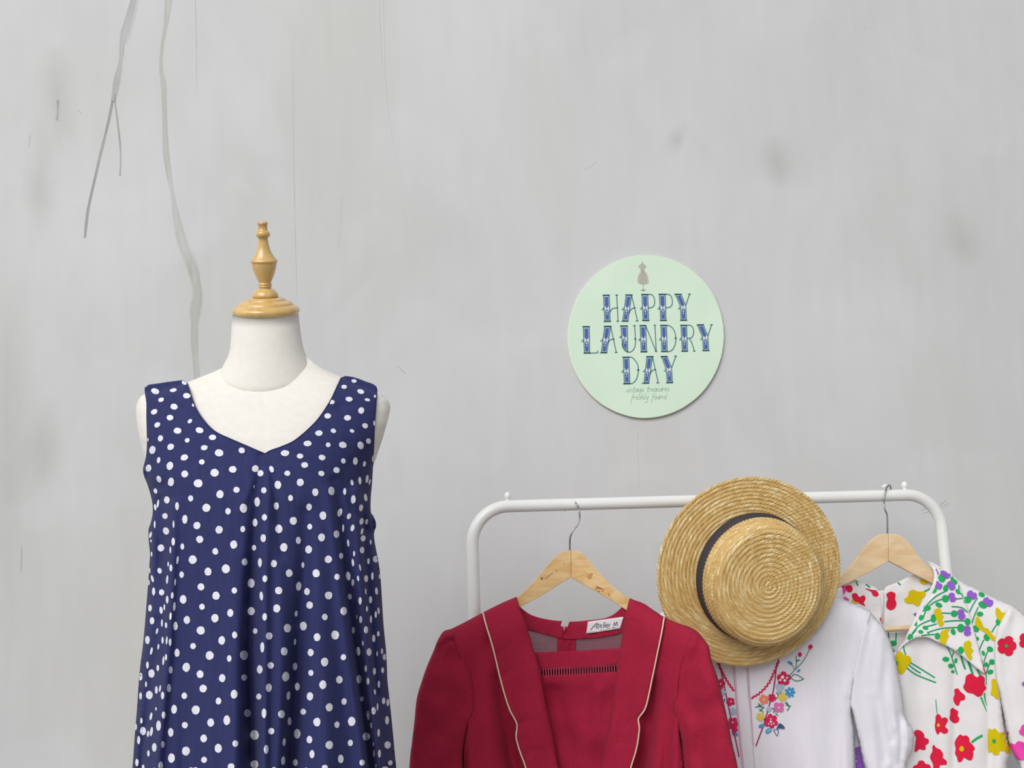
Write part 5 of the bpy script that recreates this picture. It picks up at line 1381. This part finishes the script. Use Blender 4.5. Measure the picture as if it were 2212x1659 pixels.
c_.blob(c_.yel, ZK, [(1380, 215), (1455, 212), (1470, 330), (1500, 500), (1480, 530), (1440, 515), (1410, 480), (1365, 455), (1380, 340)])
c_.blob(c_.yel, ZK, [(1325, 1035), (1390, 1035), (1430, 1010), (1475, 1050), (1500, 1085), (1580, 1080), (1590, 1200), (1595, 1370), (1510, 1375), (1500, 1430), (1440, 1448), (1400, 1430), (1380, 1390), (1325, 1380)])
c_.blob(c_.yel, ZK, [(1600, 1140), (1640, 1240), (1690, 1400), (1640, 1420), (1600, 1390)])
p = ZK([(1418, 1218)])[0]; c_.dotg.dot(p[0], p[1], 8.5, 9)
c_.stem(ZK, [(465, 540), (475, 650), (487, 770)], 1.6)
c_.green.line(ZK([(1050, 1240), (1130, 1180), (1230, 1125)]), 5.0, 2)
c_.green.line(ZK([(1205, 500), (1250, 610), (1300, 735)]), 4.2, 2, True)
c_.green.line(ZK([(1260, 430), (1270, 530), (1300, 640)]), 4.2, 2, True)
c_.stem(ZK, [(1290, 100), (1290, 300)], 2.0)
c_.blob(c_.yel, Z8, [(585, 740), (620, 705), (655, 735), (700, 750), (712, 790), (680, 830), (660, 870), (630, 895), (605, 870), (580, 800)])
p = Z8([(592, 803)])[0]; c_.dotg.dot(p[0], p[1], 7, 10)
for pts in ([(700, 795), (790, 850), (905, 922)], [(690, 815), (740, 855), (790, 885)], [(668, 835), (740, 890), (830, 930), (915, 962)], [(650, 660), (655, 700), (668, 735)]):
    c_.stem(Z8, pts, 2.8)
c_.fl(c_.pur, Z8, 272, 1520, 36, 3.78, 4, 20); c_.fl(c_.pur, Z8, 290, 1580, 34, 3.78, 4); c_.fl(c_.pur, Z8, 295, 1640, 44, 3.78, 5); c_.leaf(Z8, 300, 1560, 40, 60, 20, 3.78)
c_.build()
# sleeve
c_ = Bouquet(fs)
c_.fl(c_.red, ZJ, 1485, 1212, 150, 6.913, 5, -72, 0.24)
p = ZJ([(1478, 1212)])[0]; c_.dotg.dot(p[0], p[1], 8, 8)
c_.fl(c_.red, ZJ, 1790, 1130, 130, 6.913, 5, 0, 0.24)
c_.blob(c_.red, ZK, [(1568, 880), (1590, 920), (1650, 1060), (1650, 1110), (1620, 1140), (1590, 1060)])
c_.blob(c_.mag, ZK, [(1690, 1255), (1760, 1270), (1800, 1225), (1860, 1225), (1930, 1280), (1930, 1500), (1860, 1530), (1790, 1515), (1730, 1410), (1680, 1310)])
c_.fl(c_.mag, ZK, 1950, 1050, 120, 7.575, 5, 20)
c_.fl(c_.pur, ZK, 1930, 285, 55, 7.575, 4, 0)
c_.build()
# inside of the back
c_ = Bouquet(fbk)
c_.blob(c_.red, Z7b, [(235, 1270), (290, 1250), (318, 1285), (300, 1325), (260, 1320)])
c_.blob(c_.red, Z7b, [(310, 1350), (360, 1340), (390, 1380), (440, 1360), (460, 1400), (440, 1440), (455, 1480), (400, 1455), (330, 1420)])
c_.blob(c_.red, Z7b, [(450, 1285), (530, 1300), (580, 1310), (605, 1350), (580, 1375), (540, 1360), (520, 1320)])
c_.blob(c_.red, Z7b, [(690, 1350), (740, 1320), (790, 1345), (785, 1400), (800, 1450), (785, 1500), (740, 1525), (695, 1500), (690, 1450), (705, 1400)])
c_.blob(c_.yel, Z7b, [(885, 1410), (930, 1370), (940, 1320), (990, 1300), (1040, 1320), (1110, 1320), (1120, 1360), (1080, 1400), (1060, 1460), (1030, 1480), (980, 1450), (920, 1450)])
c_.blob(c_.yel, Z7b, [(1055, 1200), (1100, 1185), (1150, 1210), (1120, 1240), (1075, 1230)])
c_.blob(c_.mag, Z7b, [(180, 1230), (215, 1240), (245, 1300), (220, 1345), (180, 1330)])
c_.blob(c_.mag, Z7b, [(190, 1375), (240, 1380), (280, 1410), (240, 1425), (180, 1400)])
c_.blob(c_.yel, Z7b, [(300, 1410), (340, 1430), (390, 1445), (330, 1450)])
for pts in ([(355, 1205), (375, 1255)], [(460, 1235), (510, 1275)], [(815, 1215), (845, 1248)], [(1100, 1325), (1180, 1285)], [(175, 1330), (200, 1370)]):
    c_.stem(Z7b, pts, 3.2)
c_.stem(Z8, [(525, 550), (530, 600)], 2.6); c_.stem(Z8, [(590, 555), (585, 640)], 2.6); c_.stem(Z8, [(555, 680), (575, 720)], 4)
c_.leaf(Z8, 565, 640, 60, 45, 0, 3.78)
c_.blob(c_.red, Z8, [(455, 440), (475, 430), (470, 470)])
c_.fl(c_.pur, Z8, 745, 405, 14, 3.78, 4)
c_.build()

# ------------------------------------------------------------ straw boater hat
YH = 2.215
hc = W1(1619, 1236, YH)
hp = mpp(1619, 1236, YH)
hat = empty('straw_hat', hc, 'woven straw boater hat with dark ribbon hung over the white blouse', 'hat')
ray = (hc - CAM).normalized()
right = Vector(RN @ np.array([1, 0, 0])); up = Vector(RN @ np.array([0, 1, 0]))
TILT = math.radians(25)
lat = (right * 0.84 - up * 0.54)
lat = (lat - ray * lat.dot(ray)).normalized()
ax = (-ray * math.cos(TILT) + lat * math.sin(TILT)).normalized()
ux = (right - ax * right.dot(ax)).normalized()
uy = ax.cross(ux)
HM = Matrix((ux, uy, ax)).transposed().to_4x4()
HM.translation = hc
RB, RCR, HC = 208 * hp, 135 * hp, 0.076

def straw():
    m, nt, b = mat_new('straw')
    uv = node(nt, 'ShaderNodeAttribute', attribute_name='braid')
    def nz(sx, sy, sc):
        mp = node(nt, 'ShaderNodeMapping')
        mp.inputs['Scale'].default_value = (sx, sy, 1)
        nt.links.new(uv.outputs['Vector'], mp.inputs['Vector'])
        n = node(nt, 'ShaderNodeTexNoise', Scale=sc, Detail=3.0)
        nt.links.new(mp.outputs['Vector'], n.inputs['Vector'])
        return n.outputs['Fac']
    # every visible straw of the plait has its own tone
    fl = node(nt, 'ShaderNodeVectorMath', operation='FLOOR')
    sc = node(nt, 'ShaderNodeVectorMath', operation='MULTIPLY')
    sc.inputs[1].default_value = (1.1, 1.0, 1.0)
    nt.links.new(uv.outputs['Vector'], sc.inputs[0]); nt.links.new(sc.outputs[0], fl.inputs[0])
    wn = node(nt, 'ShaderNodeTexWhiteNoise', noise_dimensions='2D')
    nt.links.new(fl.outputs[0], wn.inputs['Vector'])
    ad = node(nt, 'ShaderNodeMath', operation='MULTIPLY_ADD')
    ad.inputs[1].default_value = 0.55
    nt.links.new(wn.outputs['Value'], ad.inputs[0])
    h2_ = node(nt, 'ShaderNodeMath', operation='MULTIPLY'); h2_.inputs[1].default_value = 0.5
    nt.links.new(nz(0.35, 1.0, 1.0), h2_.inputs[0]); nt.links.new(h2_.outputs[0], ad.inputs[2])
    r = node(nt, 'ShaderNodeValToRGB')
    els = r.color_ramp.elements
    els[0].position, els[0].color = 0.15, lin((192, 154, 92))
    els[1].position, els[1].color = 0.85, lin((250, 236, 196))
    e = els.new(0.40); e.color = lin((216, 182, 118))
    e = els.new(0.66); e.color = lin((226, 196, 134))
    nt.links.new(ad.outputs[0], r.inputs['Fac'])
    r2 = node(nt, 'ShaderNodeValToRGB')
    r2.color_ramp.elements[0].position, r2.color_ramp.elements[0].color = 0.35, lin((244, 234, 216))
    r2.color_ramp.elements[1].position, r2.color_ramp.elements[1].color = 0.65, (1, 1, 1, 1)
    nt.links.new(nz(0.12, 0.35, 1.0), r2.inputs['Fac'])
    mx = node(nt, 'ShaderNodeMix', data_type='RGBA', blend_type='MULTIPLY')
    mx.inputs[0].default_value = 1.0
    nt.links.new(r.outputs['Color'], mx.inputs[6]); nt.links.new(r2.outputs['Color'], mx.inputs[7])
    nt.links.new(mx.outputs[2], b.inputs['Base Color'])
    b.inputs['Roughness'].default_value = 0.5
    b.inputs['Specular IOR Level'].default_value = 0.4
    return m
m_straw = straw()
OX, OY = 11 * hp, -10 * hp                 # the crown sits a little off the centre of the bent brim
def seat(x, y): return (x * 0.955 + OX, y * 1.015 + OY)
def braid(name, prof, rows, parent, NT=720):
    """prof(s) -> (r, z, nr, nz) for s in 0..1; rows of plaited straw follow it"""
    K = 7
    n = rows * K
    verts, faces, at = [], [], []
    for i in range(n + 1):
        s_ = i / n
        r, z, nr, nz_ = prof(s_)
        row = min(int(i / K), rows - 1)
        t = i / K - row
        cnt = max(6, int(round(2 * math.pi * max(r, 0.004) / 0.0075)))
        for k_ in range(NT):
            th = 2 * math.pi * k_ / NT
            ph = th * cnt + row * 1.7
            h = 0.0014 * (math.sin(math.pi * min(1, t)) ** 0.6) + 0.0009 * (t - 0.5)
            h += (0.00055 + 0.0004 * noise.noise(Vector((k_ * 0.11, row * 3.1, 0.5)))) * math.sin(ph + 3.2 * abs(t - 0.5)) * math.sin(math.pi * min(1, max(0, t)))
            wv = 0.0025 * math.sin(th * 2 + 0.6) * max(0, (r - RCR) / (RB - RCR)) 
            rr = r + nr * h
            if name == 'brim': rr += 0.0009 * math.sin(ph) * (1 if i == 0 else 0)
            zz = z + nz_ * h + wv
            xy = (rr * math.cos(th), rr * math.sin(th))
            if name == 'crown': xy = seat(*xy)
            verts.append(HM @ Vector((xy[0], xy[1], zz)))
            at.append((cnt * k_ / NT + abs(t - 0.5) * 1.0 + row * 7.31, row * 2 + t * 1.98, 0.0))
    for i in range(n):
        for k_ in range(NT):
            a, b2_ = i * NT + k_, i * NT + (k_ + 1) % NT
            faces.append((a, b2_, b2_ + NT, a + NT))
    o = obj(name, verts, faces, m_straw, parent)
    a_ = o.data.attributes.new('braid', 'FLOAT_VECTOR', 'POINT')
    a_.data.foreach_set('vector', [c for v_ in at for c in v_])
    return o
brim = braid('brim', lambda s_: (RB + (RCR - 0.024 - RB) * s_, 0.0, 0.0, 1.0), 12, hat)
sm = brim.modifiers.new('thickness', 'SOLIDIFY'); sm.thickness = 0.003; sm.offset = -1
RE = 0.020
def crown(s_):
    L1 = HC - RE; L2 = RE * math.pi / 2; L3 = RCR - 0.004 - RE - 0.001
    d = s_ * (L1 + L2 + L3)
    if d < L1: return (RCR - 0.004 * d / L1, d, 1.0, 0.0)
    if d < L1 + L2:
        a = (d - L1) / RE
        return (RCR - 0.004 - RE + RE * math.cos(a), HC - RE + RE * math.sin(a), math.cos(a), math.sin(a))
    return (RCR - 0.004 - RE - (d - L1 - L2), HC, 0.0, 1.0)
braid('crown', crown, 21, hat)
rib = fabric('charcoal_ribbon', (70, 65, 71), var=0.05, scale=300, bump=0.3, sheen=0.0, stretch=(1, 1, 1))
verts, faces = [], []
NR = 160
for z_, r_ in ((0.001, RCR + 0.0024), (0.002, RCR + 0.003), (0.015, RCR + 0.0022), (0.029, RCR + 0.0012), (0.030, RCR - 0.001)):
    for k_ in range(NR):
        th = 2 * math.pi * k_ / NR
        xy = seat(r_ * math.cos(th), r_ * math.sin(th))
        verts.append(HM @ Vector((xy[0], xy[1], z_)))
for i in range(4):
    for k_ in range(NR):
        a, b2_ = i * NR + k_, i * NR + (k_ + 1) % NR
        faces.append((a, b2_, b2_ + NR, a + NR))
obj('ribbon', verts, faces, rib, hat)
